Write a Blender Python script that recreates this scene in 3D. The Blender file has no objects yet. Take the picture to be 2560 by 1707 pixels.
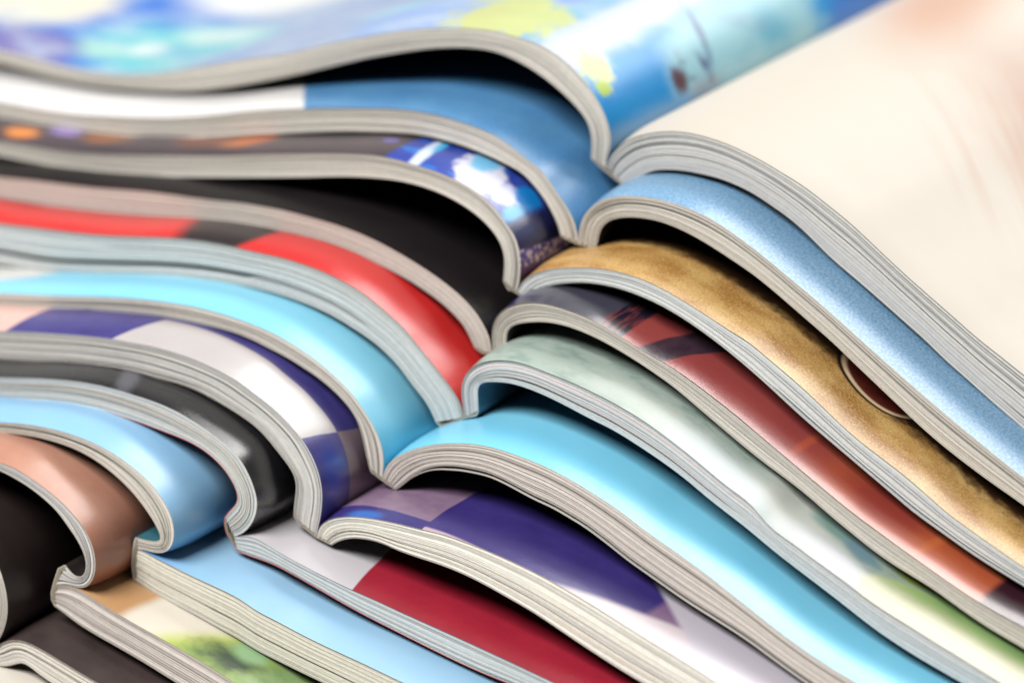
import bpy, math, random
import numpy as np
from mathutils import Vector, Matrix
random.seed(7)
MM = 0.001
scene = bpy.context.scene
C = scene.collection

# ------------------------------------------------------------------ camera
YAW, PITCH, DIST, FRAME = math.radians(32.0), math.radians(20.1), 900.0, 170.0
fwd = Vector((-math.sin(YAW)*math.cos(PITCH), math.cos(YAW)*math.cos(PITCH), -math.sin(PITCH)))
cd = bpy.data.cameras.new('camera'); cam = bpy.data.objects.new('camera', cd); C.objects.link(cam)
cam.location = -fwd*DIST*MM
cam.rotation_euler = fwd.to_track_quat('-Z', 'Y').to_euler()
cd.sensor_width = 36.0; cd.lens = 36.0*DIST/FRAME
cd.clip_start = 0.02; cd.clip_end = 50
cd.dof.use_dof = True; cd.dof.focus_distance = 0.851; cd.dof.aperture_fstop = 8.5
scene.camera = cam

# ------------------------------------------------------------------ light
w = bpy.data.worlds.new('World'); scene.world = w; w.use_nodes = True
bg = w.node_tree.nodes['Background']; bg.inputs[0].default_value = (1.0, 0.985, 0.96, 1); bg.inputs[1].default_value = 0.045
def softbox(name, loc, target, sx, sy, power, col):
    l = bpy.data.lights.new(name, 'AREA'); l.shape = 'RECTANGLE'; l.size = sx; l.size_y = sy; l.energy = power; l.color = col
    o = bpy.data.objects.new(name, l); C.objects.link(o); o.location = loc
    o.rotation_euler = (Vector(target)-Vector(loc)).to_track_quat('-Z', 'Y').to_euler()
    return o
softbox('window_softbox', (0.32, 1.1, 1.12), (0, 0.05, -0.02), 1.15, 0.95, 35, (1.0, 0.985, 0.96))
softbox('front_softbox', (-0.30, -0.85, 1.30), (0, 0, -0.02), 0.8, 0.8, 37, (1.0, 0.98, 0.95))
vs = scene.view_settings
vs.view_transform = 'Standard'; vs.look = 'None'; vs.exposure = 0.0; vs.gamma = 1.0; vs.use_curve_mapping = False
scene.render.engine = 'CYCLES'
scene.cycles.use_denoising = True
scene.cycles.max_bounces = 6; scene.cycles.diffuse_bounces = 1; scene.cycles.glossy_bounces = 3

# ------------------------------------------------------------------ traced outlines, millimetres, relative to each spine
DATA = [
 dict(org=(18.23, 0.0, 33.44),
  spine=[(-2.9,1.17),(-0.51,-0.41),(2.9,-2.3)],
  UL=[(0.0,0.0),(-0.28,1.16),(0.39,2.76),(0.69,4.67),(0.26,7.37),(-0.79,9.6),(-2.45,12.08),(-4.73,14.29),(-7.42,16.43),(-10.32,17.98),(-13.02,18.83),(-15.73,19.32),(-18.23,19.47),(-21.37,19.8),(-25.58,19.51),(-28.74,19.12),(-34.05,18.2),(-38.33,17.27),(-43.7,15.75),(-49.12,14.03),(-55.68,11.75),(-62.3,9.25),(-68.97,7.49),(-76.83,5.15),(-83.63,2.98),(-90.49,1.07),(-99.7,-0.44),(-106.64,-0.61),(-113.61,-0.38),(-118.28,-0.06),(-122.99,0.07),(-130.98,0.41),(-138.98,0.67),(-146.99,0.86),(-155.0,0.99),(-163.01,1.08),(-171.01,1.11),(-179.02,1.11),(-187.02,1.08),(-189.32,1.06)],
  LL=[(-2.9,1.17),(-2.84,2.2),(-2.82,4.44),(-3.55,7.09),(-4.91,8.71),(-7.81,11.0),(-10.93,12.89),(-14.06,14.41),(-18.23,15.77),(-21.38,16.37),(-25.59,16.3),(-28.76,15.92),(-34.07,14.87),(-40.5,13.08),(-46.99,11.08),(-53.54,8.68),(-60.15,6.27),(-69.05,3.26),(-76.93,0.9),(-83.73,-0.72),(-89.43,-1.63),(-95.16,-2.27),(-104.4,-3.08),(-113.71,-2.95),(-118.38,-2.54),(-123.08,-2.32),(-131.08,-1.98),(-139.06,-1.72),(-147.05,-1.53),(-155.04,-1.39),(-163.03,-1.31),(-171.02,-1.27),(-179.02,-1.28),(-187.01,-1.31),(-189.31,-1.33)],
  UR=[(0.0,0.0),(0.09,1.22),(0.81,2.56),(2.54,4.43),(4.58,5.89),(7.63,7.24),(11.68,8.31),(14.72,8.64),(18.75,8.51),(22.78,7.92),(26.79,6.88),(29.8,5.94),(31.8,5.15),(35.79,3.66),(38.78,2.19),(41.77,0.54),(44.76,-1.11),(47.74,-3.12),(51.72,-5.85),(55.68,-8.48),(59.63,-10.92),(63.57,-13.36),(68.67,-16.56),(72.37,-18.45),(76.27,-20.68),(85.56,-25.0),(92.6,-28.55),(99.73,-31.93),(106.94,-35.15),(114.23,-38.24),(121.58,-41.19),(128.98,-44.02),(136.43,-46.75),(143.93,-49.38),(151.46,-51.92),(159.02,-54.37),(166.61,-56.76),(174.23,-59.07),(181.86,-61.33),(187.11,-62.85)],
  LR=[(2.9,-2.3),(4.64,-1.1),(6.68,0.19),(8.3,1.17),(11.76,2.0),(15.2,2.29),(18.84,2.23),(20.86,2.13),(24.89,1.37),(27.9,0.44),(29.92,-0.49),(33.93,-2.33),(37.95,-4.9),(40.97,-7.19),(42.97,-8.47),(45.96,-10.2),(48.95,-12.02),(52.93,-14.48),(55.91,-16.38),(59.27,-18.44),(61.85,-20.41),(65.8,-22.84),(69.73,-25.36),(73.66,-27.78),(76.59,-29.48),(81.39,-32.75),(88.63,-36.4),(95.96,-39.88),(103.35,-43.18),(110.8,-46.34),(118.3,-49.35),(125.83,-52.24),(133.41,-55.01),(141.01,-57.68),(148.64,-60.25),(156.3,-62.74),(163.97,-65.15),(171.67,-67.49),(179.37,-69.77),(184.66,-71.3)],
 ),
 dict(org=(18.83, -9.9, 23.53),
  spine=[(-3.2,0.68),(-0.21,-0.04),(3.18,-0.1)],
  UL=[(0.0,0.0),(-0.15,1.51),(-0.42,2.67),(-1.46,4.9),(-3.32,7.16),(-4.77,8.75),(-6.84,11.16),(-9.53,12.5),(-12.64,14.18),(-15.76,15.68),(-19.93,16.45),(-24.12,17.04),(-28.33,17.25),(-32.56,17.14),(-36.82,16.66),(-43.25,15.67),(-53.21,13.9),(-62.86,11.89),(-75.11,8.77),(-84.12,7.05),(-93.22,5.8),(-102.4,4.83),(-109.34,4.64),(-116.32,4.54),(-124.41,4.35),(-132.41,4.15),(-140.41,3.95),(-148.41,3.73),(-156.4,3.5),(-164.4,3.27),(-172.4,3.03),(-180.4,2.79),(-188.39,2.54),(-196.08,2.3)],
  LL=[(-3.2,0.68),(-3.72,2.45),(-4.97,4.64),(-6.42,6.6),(-8.49,8.65),(-10.98,10.44),(-12.64,10.94),(-14.72,11.51),(-17.85,12.21),(-22.04,12.93),(-26.25,13.33),(-30.47,13.39),(-34.72,12.99),(-41.14,12.08),(-45.45,11.42),(-51.96,10.14),(-58.53,8.69),(-62.94,7.79),(-70.72,6.07),(-77.45,4.53),(-84.22,3.41),(-91.04,2.78),(-97.9,2.39),(-104.81,2.08),(-109.44,1.98),(-116.43,1.77),(-124.34,1.59),(-132.34,1.39),(-140.34,1.18),(-148.33,0.96),(-156.33,0.74),(-164.32,0.5),(-172.32,0.27),(-180.31,0.02),(-188.31,-0.23),(-196.0,-0.47)],
  UR=[(0.0,0.0),(0.05,1.55),(0.39,3.38),(1.0,4.97),(2.22,6.48),(3.85,7.88),(5.48,8.82),(7.91,9.53),(10.95,10.03),(13.98,10.24),(18.0,10.04),(22.02,9.39),(26.03,8.11),(30.03,6.28),(34.62,3.94),(39.01,1.38),(42.98,-0.87),(46.94,-3.31),(50.9,-5.82),(52.28,-6.7),(56.82,-9.55),(60.74,-11.96),(64.66,-14.37),(68.57,-16.67),(72.46,-18.88),(76.34,-21.0),(81.17,-23.63),(89.42,-27.22),(96.69,-30.43),(104.04,-33.49),(111.44,-36.43),(118.89,-39.25),(126.38,-41.96),(133.91,-44.57),(141.47,-47.1),(149.07,-49.55),(156.68,-51.92),(164.33,-54.22),(171.99,-56.47),(179.66,-58.66),(184.72,-60.08)],
  LR=[(3.18,-0.1),(3.48,1.16),(3.78,2.69),(4.49,4.12),(5.91,5.3),(7.94,6.07),(9.97,6.49),(13.0,6.76),(16.03,6.61),(20.06,5.78),(24.09,4.47),(28.1,2.83),(32.1,1.1),(34.9,-0.39),(39.09,-2.89),(43.07,-5.32),(46.85,-7.61),(51.02,-10.51),(54.97,-13.2),(58.92,-15.88),(62.86,-18.56),(66.78,-20.92),(70.68,-22.99),(74.57,-24.92),(78.44,-26.67),(81.33,-27.97),(87.58,-31.15),(94.94,-34.4),(102.36,-37.5),(109.84,-40.46),(117.35,-43.31),(124.9,-46.04),(132.49,-48.68),(140.1,-51.22),(147.74,-53.68),(155.39,-56.06),(163.07,-58.38),(170.76,-60.64),(178.47,-62.84),(183.54,-64.26)],
 ),
 dict(org=(12.57, -18.8, 16.76),
  spine=[(-2.28,1.38),(-1.45,0.17),(-0.83,0.25),(1.61,-0.68)],
  UL=[(0.0,0.0),(0.31,0.75),(0.66,2.39),(0.82,5.02),(0.45,7.73),(-0.42,9.88),(-1.24,10.56),(-2.89,12.48),(-4.95,14.33),(-8.06,15.9),(-11.17,16.92),(-15.54,17.81),(-18.47,18.09),(-22.67,18.47),(-26.89,18.45),(-31.14,17.95),(-39.72,16.48),(-50.56,14.47),(-58.25,12.91),(-69.35,11.02),(-80.6,9.3),(-89.71,8.16),(-96.57,7.94),(-103.5,7.63),(-111.57,7.41),(-119.57,7.19),(-127.57,6.96),(-135.57,6.73),(-143.56,6.49),(-151.56,6.24),(-159.56,6.0),(-167.55,5.74),(-175.55,5.49),(-183.55,5.23),(-191.54,4.96),(-191.88,4.95)],
  LL=[(-2.28,1.38),(-2.17,2.98),(-2.03,4.49),(-2.28,6.49),(-3.31,8.52),(-5.58,10.7),(-8.07,12.2),(-11.18,13.49),(-14.31,14.33),(-17.45,14.85),(-21.65,15.07),(-25.87,14.85),(-31.19,14.23),(-34.61,13.68),(-39.77,12.66),(-50.64,10.68),(-62.76,8.58),(-73.94,6.77),(-80.71,6.01),(-89.8,5.44),(-96.67,5.31),(-103.59,5.27),(-111.51,5.06),(-119.51,4.84),(-127.5,4.61),(-135.5,4.37),(-143.49,4.13),(-151.49,3.89),(-159.48,3.64),(-167.48,3.39),(-175.47,3.13),(-183.47,2.87),(-191.46,2.61),(-191.8,2.6)],
  UR=[(0.0,0.0),(0.45,0.72),(1.03,1.9),(2.27,3.06),(4.32,4.28),(7.39,5.41),(11.47,6.35),(15.53,6.92),(19.57,7.03),(23.6,6.59),(27.61,5.61),(31.62,4.21),(35.61,2.7),(39.59,1.04),(43.06,-0.17),(46.34,-2.08),(50.5,-4.45),(54.45,-6.94),(58.4,-9.7),(62.33,-12.27),(66.24,-14.29),(70.14,-16.22),(74.03,-18.41),(78.7,-21.44),(81.79,-22.84),(85.64,-24.65),(89.47,-26.37),(92.33,-27.56),(100.42,-30.45),(107.94,-33.13),(115.49,-35.72),(123.07,-38.22),(130.67,-40.64),(138.31,-42.99),(145.96,-45.28),(153.63,-47.5),(161.32,-49.68),(169.02,-51.8),(176.73,-53.89),(184.46,-55.93),(190.2,-57.43)],
  LR=[(1.61,-0.68),(2.58,-0.03),(3.71,0.92),(5.35,1.97),(7.4,2.82),(10.47,3.67),(13.52,4.21),(16.56,4.41),(19.59,4.32),(23.62,3.76),(27.64,2.78),(31.65,1.34),(34.66,-0.0),(37.25,-1.24),(41.64,-3.64),(46.42,-6.53),(50.59,-9.27),(54.55,-11.76),(58.5,-14.06),(62.43,-16.36),(66.36,-18.65),(70.27,-20.93),(73.1,-22.62),(78.05,-24.83),(81.91,-26.65),(85.76,-28.23),(89.58,-29.62),(92.44,-30.63),(99.35,-33.33),(106.9,-36.02),(114.49,-38.62),(122.1,-41.13),(129.74,-43.57),(137.4,-45.93),(145.08,-48.22),(152.77,-50.45),(160.48,-52.63),(168.2,-54.77),(175.93,-56.85),(183.68,-58.9),(189.42,-60.4)],
 ),
 dict(org=(11.82, -25.2, 7.99),
  spine=[(-3.0,0.48),(-1.66,-0.14),(0.83,0.07),(2.69,1.21)],
  UL=[(0.0,0.0),(0.0,1.16),(-0.24,2.56),(-1.23,4.42),(-2.88,6.52),(-5.36,8.56),(-9.51,10.84),(-13.68,12.58),(-17.86,14.04),(-22.05,15.23),(-26.27,16.08),(-30.51,16.6),(-34.77,16.88),(-40.13,17.15),(-45.53,17.07),(-48.78,16.96),(-55.34,16.32),(-61.94,15.9),(-68.59,15.42),(-77.56,14.35),(-84.34,13.78),(-91.17,13.29),(-98.06,12.62),(-106.25,12.05),(-114.22,11.52),(-122.2,11.02),(-130.18,10.55),(-138.16,10.1),(-146.14,9.67),(-154.13,9.26),(-162.12,8.87),(-170.1,8.49),(-178.09,8.13),(-186.08,7.77),(-194.07,7.43),(-198.09,7.25)],
  LL=[(-3.0,0.48),(-3.31,1.17),(-3.83,1.96),(-4.76,3.55),(-6.42,5.1),(-9.53,7.12),(-12.66,8.58),(-15.79,9.8),(-19.99,11.0),(-24.2,11.99),(-28.44,12.75),(-32.69,13.32),(-39.12,13.61),(-45.6,13.38),(-51.04,13.15),(-57.62,12.53),(-66.49,11.31),(-73.2,10.49),(-79.96,9.85),(-86.76,9.4),(-91.32,9.26),(-98.21,8.9),(-105.99,8.34),(-113.98,7.81),(-121.97,7.31),(-129.96,6.83),(-137.95,6.39),(-145.95,5.96),(-153.94,5.55),(-161.93,5.16),(-169.93,4.78),(-177.92,4.41),(-185.92,4.06),(-193.91,3.71),(-197.93,3.54)],
  UR=[(0.0,0.0),(0.25,1.2),(0.11,3.37),(0.32,4.9),(1.04,6.53),(2.28,7.97),(3.72,8.89),(5.97,9.87),(8.02,10.3),(10.06,10.5),(13.11,10.36),(18.17,9.62),(22.21,8.38),(25.43,7.17),(28.24,6.1),(32.24,4.87),(36.23,3.28),(41.4,0.75),(46.17,-1.76),(50.91,-4.54),(55.06,-6.88),(58.99,-9.16),(62.91,-11.35),(66.24,-13.2),(70.71,-15.33),(75.56,-17.66),(80.38,-19.79),(86.14,-22.34),(89.96,-23.76),(96.59,-25.72),(104.8,-28.11),(112.47,-30.36),(120.15,-32.56),(127.84,-34.7),(135.55,-36.8),(143.27,-38.86),(151.0,-40.88),(158.75,-42.87),(166.5,-44.82),(174.25,-46.75),(182.02,-48.66),(187.43,-49.97)],
  LR=[(2.69,1.21),(2.69,2.24),(2.65,2.75),(2.69,4.06),(3.0,4.95),(3.82,5.76),(5.98,6.64),(9.04,7.41),(12.1,7.72),(15.15,7.57),(18.19,7.05),(21.22,6.31),(26.25,4.61),(30.27,2.98),(34.27,1.15),(38.27,-1.16),(42.26,-3.47),(46.23,-5.77),(50.79,-8.22),(55.13,-10.25),(59.06,-12.35),(61.91,-14.12),(66.9,-16.88),(70.81,-18.96),(74.68,-20.58),(80.46,-22.6),(84.32,-24.39),(88.15,-26.17),(92.92,-27.92),(96.71,-29.15),(103.81,-31.39),(111.5,-33.65),(119.2,-35.85),(126.92,-38.0),(134.65,-40.11),(142.39,-42.17),(150.14,-44.2),(157.89,-46.19),(165.66,-48.15),(173.43,-50.08),(181.2,-51.99),(186.62,-53.3)],
 ),
 dict(org=(12.05, -33.6, -0.15),
  spine=[(-5.29,-1.84),(-4.47,-2.42),(-3.22,-1.98),(0.1,0.06),(2.17,0.85),(2.48,1.6)],
  UL=[(0.0,0.0),(-0.45,1.66),(-0.92,2.68),(-2.36,4.45),(-4.42,6.46),(-6.48,8.47),(-8.54,10.29),(-9.47,11.19),(-11.64,13.15),(-14.75,15.04),(-18.91,17.37),(-23.1,18.81),(-27.3,19.8),(-31.53,20.37),(-35.79,20.65),(-40.07,20.61),(-45.45,20.8),(-51.95,20.55),(-58.51,19.82),(-67.36,18.44),(-74.05,17.6),(-80.79,17.04),(-87.58,16.52),(-92.14,16.14),(-100.42,15.83),(-108.41,15.52),(-116.4,15.21),(-124.39,14.91),(-132.39,14.61),(-140.38,14.32),(-148.37,14.02),(-156.37,13.73),(-164.36,13.44),(-172.36,13.15),(-180.35,12.86),(-188.34,12.57),(-196.34,12.29),(-197.16,12.26)],
  LL=[(-5.29,-1.84),(-6.12,-0.23),(-7.56,1.73),(-9.63,3.56),(-12.12,6.15),(-14.82,8.23),(-17.32,9.67),(-20.04,10.82),(-23.19,11.99),(-27.4,13.15),(-31.64,13.85),(-35.9,14.32),(-40.19,14.49),(-45.59,14.38),(-52.11,13.95),(-58.69,13.14),(-69.8,11.27),(-76.54,10.15),(-83.33,9.08),(-87.87,8.91),(-92.43,8.94),(-100.13,8.62),(-108.13,8.31),(-116.13,8.01),(-124.12,7.71),(-132.12,7.41),(-140.11,7.11),(-148.11,6.82),(-156.1,6.53),(-164.1,6.24),(-172.1,5.95),(-180.09,5.66),(-188.09,5.37),(-196.08,5.08),(-196.9,5.06)],
  UR=[(0.0,0.0),(-0.26,1.7),(-0.58,3.87),(-0.49,5.75),(0.34,7.58),(1.78,9.12),(3.83,10.27),(6.29,11.06),(8.94,11.4),(10.97,11.43),(15.03,10.81),(19.06,10.18),(23.08,9.33),(27.09,8.3),(30.08,7.35),(34.07,5.87),(38.64,3.7),(42.2,1.88),(44.97,0.27),(48.92,-1.91),(52.84,-3.63),(55.82,-6.72),(59.72,-8.38),(63.62,-10.32),(68.47,-12.48),(73.31,-14.92),(77.16,-16.52),(80.99,-17.84),(84.82,-19.33),(90.51,-21.3),(97.13,-23.72),(101.82,-25.01),(110.03,-27.12),(117.76,-29.14),(125.5,-31.12),(133.25,-33.07),(141.01,-35.0),(148.78,-36.9),(156.55,-38.77),(164.33,-40.63),(172.11,-42.47),(179.9,-44.29),(186.33,-45.79)],
  LR=[(2.48,1.6),(2.42,2.98),(2.34,4.64),(2.33,5.93),(2.8,6.62),(4.85,7.23),(8.53,7.72),(11.99,7.49),(15.04,6.95),(19.08,5.96),(23.11,4.79),(27.12,3.82),(29.12,3.18),(33.12,1.65),(37.1,0.0),(41.07,-1.91),(45.04,-4.19),(48.59,-5.99),(52.92,-8.17),(55.88,-9.91),(59.79,-11.94),(63.7,-13.86),(67.59,-15.78),(71.48,-17.8),(75.35,-19.75),(79.2,-21.34),(83.03,-22.74),(86.84,-23.96),(90.64,-25.17),(96.31,-26.85),(101.94,-28.25),(109.19,-30.25),(116.94,-32.27),(124.7,-34.25),(132.46,-36.21),(140.23,-38.14),(148.01,-40.04),(155.79,-41.92),(163.58,-43.78),(171.37,-45.62),(179.16,-47.44),(185.59,-48.94)],
 ),
 dict(org=(3.06, -44.0, -9.24),
  spine=[(-2.24,1.4),(-1.97,0.9),(2.38,-1.09)],
  UL=[(0.0,0.0),(0.18,1.44),(0.35,3.53),(-0.35,6.74),(-1.57,8.91),(-3.22,11.0),(-5.27,13.28),(-7.75,15.1),(-10.45,16.8),(-13.57,18.41),(-16.71,19.66),(-19.85,20.68),(-21.96,21.17),(-24.07,21.55),(-27.26,21.96),(-31.52,22.32),(-35.81,22.48),(-42.29,22.18),(-48.84,21.55),(-55.44,20.6),(-64.34,19.09),(-75.6,17.4),(-83.74,16.37),(-91.68,15.43),(-99.62,14.58),(-107.57,13.8),(-115.52,13.08),(-123.49,12.42),(-131.46,11.8),(-139.43,11.22),(-147.41,10.69),(-155.38,10.18),(-163.37,9.7),(-171.35,9.25),(-179.33,8.82),(-187.32,8.41),(-192.53,8.15)],
  LL=[(-2.24,1.4),(-2.88,3.8),(-3.48,6.29),(-4.28,8.73),(-5.72,10.86),(-8.2,12.93),(-11.52,14.91),(-15.7,16.6),(-18.85,17.66),(-22.01,18.44),(-24.12,19.02),(-27.31,19.62),(-31.58,19.88),(-35.87,19.88),(-40.19,19.8),(-44.53,19.65),(-51.1,18.95),(-57.74,17.89),(-64.43,16.65),(-71.18,15.52),(-75.7,14.89),(-83.42,13.87),(-91.38,12.94),(-99.35,12.08),(-107.32,11.3),(-115.3,10.58),(-123.28,9.91),(-131.26,9.29),(-139.25,8.72),(-147.24,8.18),(-155.23,7.67),(-163.22,7.2),(-171.21,6.74),(-179.2,6.31),(-187.19,5.9),(-192.4,5.64)],
  UR=[(0.0,0.0),(0.35,1.48),(1.28,3.16),(2.95,4.63),(5.03,5.99),(8.13,7.46),(11.22,8.47),(15.31,9.4),(18.36,9.75),(21.41,9.82),(24.44,9.53),(28.46,8.99),(32.47,8.17),(36.46,6.99),(40.45,5.55),(44.61,3.89),(48.37,1.96),(52.32,0.26),(56.25,-1.44),(60.17,-3.22),(64.08,-5.27),(67.98,-7.22),(70.9,-8.79),(74.77,-10.69),(78.63,-12.36),(82.48,-13.83),(86.87,-15.23),(92.01,-16.79),(99.56,-18.81),(108.92,-21.09),(115.41,-22.4),(123.8,-24.15),(131.62,-25.85),(139.44,-27.54),(147.26,-29.23),(155.08,-30.92),(162.9,-32.61),(170.72,-34.29),(178.54,-35.97),(186.36,-37.65),(194.04,-39.3)],
  LR=[(2.38,-1.09),(3.11,-0.56),(4.99,1.23),(7.07,2.84),(9.14,4.01),(11.2,4.7),(14.27,5.27),(17.34,5.42),(20.39,5.38),(24.44,4.47),(28.47,3.29),(32.49,2.49),(34.69,1.69),(37.49,0.81),(40.49,-0.56),(43.47,-2.03),(45.46,-3.15),(48.44,-4.43),(52.39,-6.13),(56.33,-7.82),(60.25,-9.23),(64.16,-10.64),(68.06,-12.13),(70.99,-13.56),(74.87,-15.32),(78.73,-16.98),(84.5,-19.09),(92.13,-21.3),(101.58,-23.76),(115.58,-27.05),(122.82,-28.7),(130.64,-30.39),(138.45,-32.09),(146.27,-33.78),(154.1,-35.47),(161.92,-37.15),(169.74,-38.84),(177.56,-40.52),(185.38,-42.2),(193.06,-43.85)],
 ),
 dict(org=(-2.47, -54.65, -16.67),
  spine=[(-4.25,2.7),(-3.32,1.68),(-0.21,0.07),(2.7,-0.61)],
  UL=[(0.0,0.0),(0.08,1.29),(0.67,3.29),(1.02,5.68),(1.15,7.57),(0.78,10.27),(-0.22,12.85),(-2.05,15.62),(-4.52,17.89),(-7.2,19.84),(-9.27,21.0),(-11.35,21.91),(-14.48,23.51),(-18.67,24.72),(-22.89,25.62),(-27.14,26.09),(-31.41,26.24),(-37.23,26.0),(-40.04,25.96),(-44.4,25.49),(-48.79,24.93),(-55.41,24.03),(-62.1,22.96),(-70.46,21.82),(-78.36,20.8),(-86.28,19.88),(-94.21,19.04),(-102.15,18.26),(-110.1,17.55),(-118.06,16.89),(-126.02,16.28),(-133.99,15.71),(-141.96,15.18),(-149.93,14.67),(-157.91,14.2),(-165.89,13.75),(-173.87,13.32),(-181.86,12.91),(-187.35,12.64)],
  LL=[(-4.25,2.7),(-4.11,4.59),(-3.77,6.53),(-3.63,8.23),(-4.03,9.83),(-5.26,11.43),(-6.9,12.95),(-8.76,14.71),(-10.42,16.04),(-11.46,16.7),(-14.59,18.07),(-18.79,19.46),(-23.01,20.63),(-27.27,21.09),(-31.55,21.12),(-35.86,21.26),(-40.2,21.04),(-44.56,20.65),(-51.16,19.79),(-57.82,18.77),(-62.3,18.08),(-69.77,16.98),(-77.74,15.96),(-85.72,15.03),(-93.7,14.18),(-101.68,13.4),(-109.67,12.69),(-117.66,12.02),(-125.65,11.41),(-133.64,10.84),(-141.63,10.3),(-149.63,9.8),(-157.62,9.32),(-165.62,8.87),(-173.61,8.44),(-181.61,8.03),(-187.11,7.76)],
  UR=[(0.0,0.0),(0.19,1.22),(0.87,2.39),(2.55,3.65),(5.06,4.63),(8.17,5.26),(11.27,5.55),(15.38,5.69),(19.47,5.64),(23.53,5.69),(27.58,5.33),(31.61,4.77),(36.22,3.94),(40.61,2.98),(44.59,1.93),(48.55,0.71),(52.5,-0.65),(56.43,-2.08),(60.35,-3.48),(64.26,-4.81),(68.15,-6.15),(73.58,-8.17),(79.75,-10.45),(88.38,-13.84),(97.87,-16.98),(110.99,-20.44),(126.67,-23.71),(134.96,-25.26),(142.82,-26.79),(150.67,-28.33),(158.52,-29.88),(166.37,-31.45),(174.22,-33.02),(182.06,-34.6),(189.9,-36.19),(197.23,-37.69)],
  LR=[(2.7,-0.61),(3.97,0.35),(6.68,1.48),(9.17,1.85),(12.26,1.83),(15.34,1.23),(19.43,0.83),(23.51,0.51),(27.56,-0.08),(31.6,-1.03),(36.22,-2.4),(40.62,-3.76),(44.61,-5.3),(48.59,-6.88),(52.55,-8.37),(56.49,-9.81),(60.82,-11.19),(70.19,-13.97),(79.86,-16.61),(88.49,-19.44),(99.88,-22.29),(111.12,-24.74),(126.81,-27.62),(134.22,-29.1),(142.07,-30.63),(149.92,-32.17),(157.76,-33.72),(165.61,-35.29),(173.45,-36.86),(181.29,-38.44),(189.13,-40.03),(196.45,-41.52)],
 ),
 dict(org=(-14.07, -61.05, -16.81),
  spine=[(-1.63,2.74),(-1.74,1.69),(-1.37,0.27),(0.58,-2.27)],
  UL=[(0.0,0.0),(0.85,0.31),(1.92,1.07),(3.0,2.23),(3.97,3.84),(4.53,5.53),(4.67,7.05),(4.38,8.29),(3.58,10.35),(1.34,13.68),(-2.8,16.26),(-6.98,18.0),(-11.18,19.28),(-15.42,19.97),(-19.69,20.31),(-23.97,20.57),(-30.46,20.33),(-37.03,19.5),(-45.88,17.91),(-54.14,16.63),(-62.03,15.5),(-69.94,14.47),(-77.87,13.53),(-85.8,12.68),(-93.75,11.89),(-101.7,11.17),(-109.66,10.51),(-117.62,9.89),(-125.59,9.32),(-133.57,8.78),(-141.54,8.27),(-149.52,7.79),(-157.5,7.34),(-165.49,6.91),(-173.47,6.5),(-181.46,6.1),(-185.13,5.92)],
  LL=[(-1.63,2.74),(-1.19,3.49),(-0.54,4.27),(0.64,5.45),(1.11,6.86),(0.6,8.33),(-0.83,10.45),(-2.89,12.25),(-6.02,13.89),(-9.18,14.73),(-13.42,15.3),(-17.67,15.83),(-21.96,16.18),(-26.26,16.43),(-32.78,16.21),(-39.37,15.36),(-46.03,14.25),(-53.57,13.01),(-61.51,11.87),(-69.47,10.83),(-77.44,9.89),(-85.41,9.03),(-93.39,8.25),(-101.37,7.52),(-109.35,6.86),(-117.34,6.24),(-125.33,5.66),(-133.32,5.12),(-141.31,4.61),(-149.3,4.13),(-157.3,3.68),(-165.29,3.25),(-173.28,2.84),(-181.28,2.44),(-184.95,2.26)],
  UR=[(0.0,0.0),(0.85,0.15),(2.12,0.46),(4.22,0.57),(5.89,0.06),(9.43,-1.1),(14.62,-2.43),(18.75,-3.42),(22.87,-4.29),(26.97,-4.99),(31.05,-5.81),(35.12,-6.56),(39.17,-7.31),(43.2,-8.06),(47.22,-8.84),(51.82,-9.72),(56.2,-10.64),(60.16,-11.46),(70.01,-14.2),(81.7,-17.81),(98.04,-22.02),(113.18,-25.87),(128.06,-28.77),(141.77,-30.78),(149.93,-31.96),(157.85,-33.18),(165.75,-34.44),(173.65,-35.73),(181.55,-37.06),(189.44,-38.43),(197.32,-39.82),(200.74,-40.43)],
  LR=[(0.58,-2.27),(2.27,-2.51),(3.95,-2.67),(7.3,-3.0),(10.43,-3.76),(14.58,-4.95),(18.71,-6.18),(22.83,-7.41),(26.93,-8.44),(31.02,-9.38),(37.12,-10.77),(43.19,-12.07),(49.21,-13.08),(52.22,-13.4),(62.15,-15.5),(75.9,-19.2),(98.09,-24.92),(113.24,-28.57),(128.14,-31.45),(141.87,-33.45),(149.54,-34.6),(157.44,-35.81),(165.34,-37.07),(173.22,-38.36),(181.11,-39.69),(188.98,-41.05),(196.86,-42.44),(200.28,-43.05)],
 ),
 dict(org=(-26.31, -70.45, -18.35),
  spine=[(-0.21,1.64),(-0.7,-0.43),(-0.98,-2.93),(-0.67,-5.22)],
  UL=[(0.0,0.0),(1.03,0.17),(2.94,0.06),(4.64,0.22),(6.15,1.06),(7.14,2.76),(7.35,4.85),(6.84,7.16),(5.32,9.51),(3.26,11.58),(1.18,13.0),(-3.0,15.0),(-7.23,16.27),(-11.49,16.93),(-15.78,17.17),(-22.29,16.82),(-26.67,16.16),(-34.73,15.09),(-42.66,14.04),(-50.59,13.01),(-58.52,11.99),(-66.46,10.97),(-74.4,9.96),(-82.33,8.96),(-90.27,7.97),(-98.21,6.97),(-106.15,5.99),(-114.08,5.0),(-122.02,4.01),(-129.96,3.03),(-137.9,2.05),(-145.84,1.07),(-153.78,0.09),(-161.72,-0.89),(-169.66,-1.87),(-177.6,-2.84),(-180.81,-3.24)],
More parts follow.
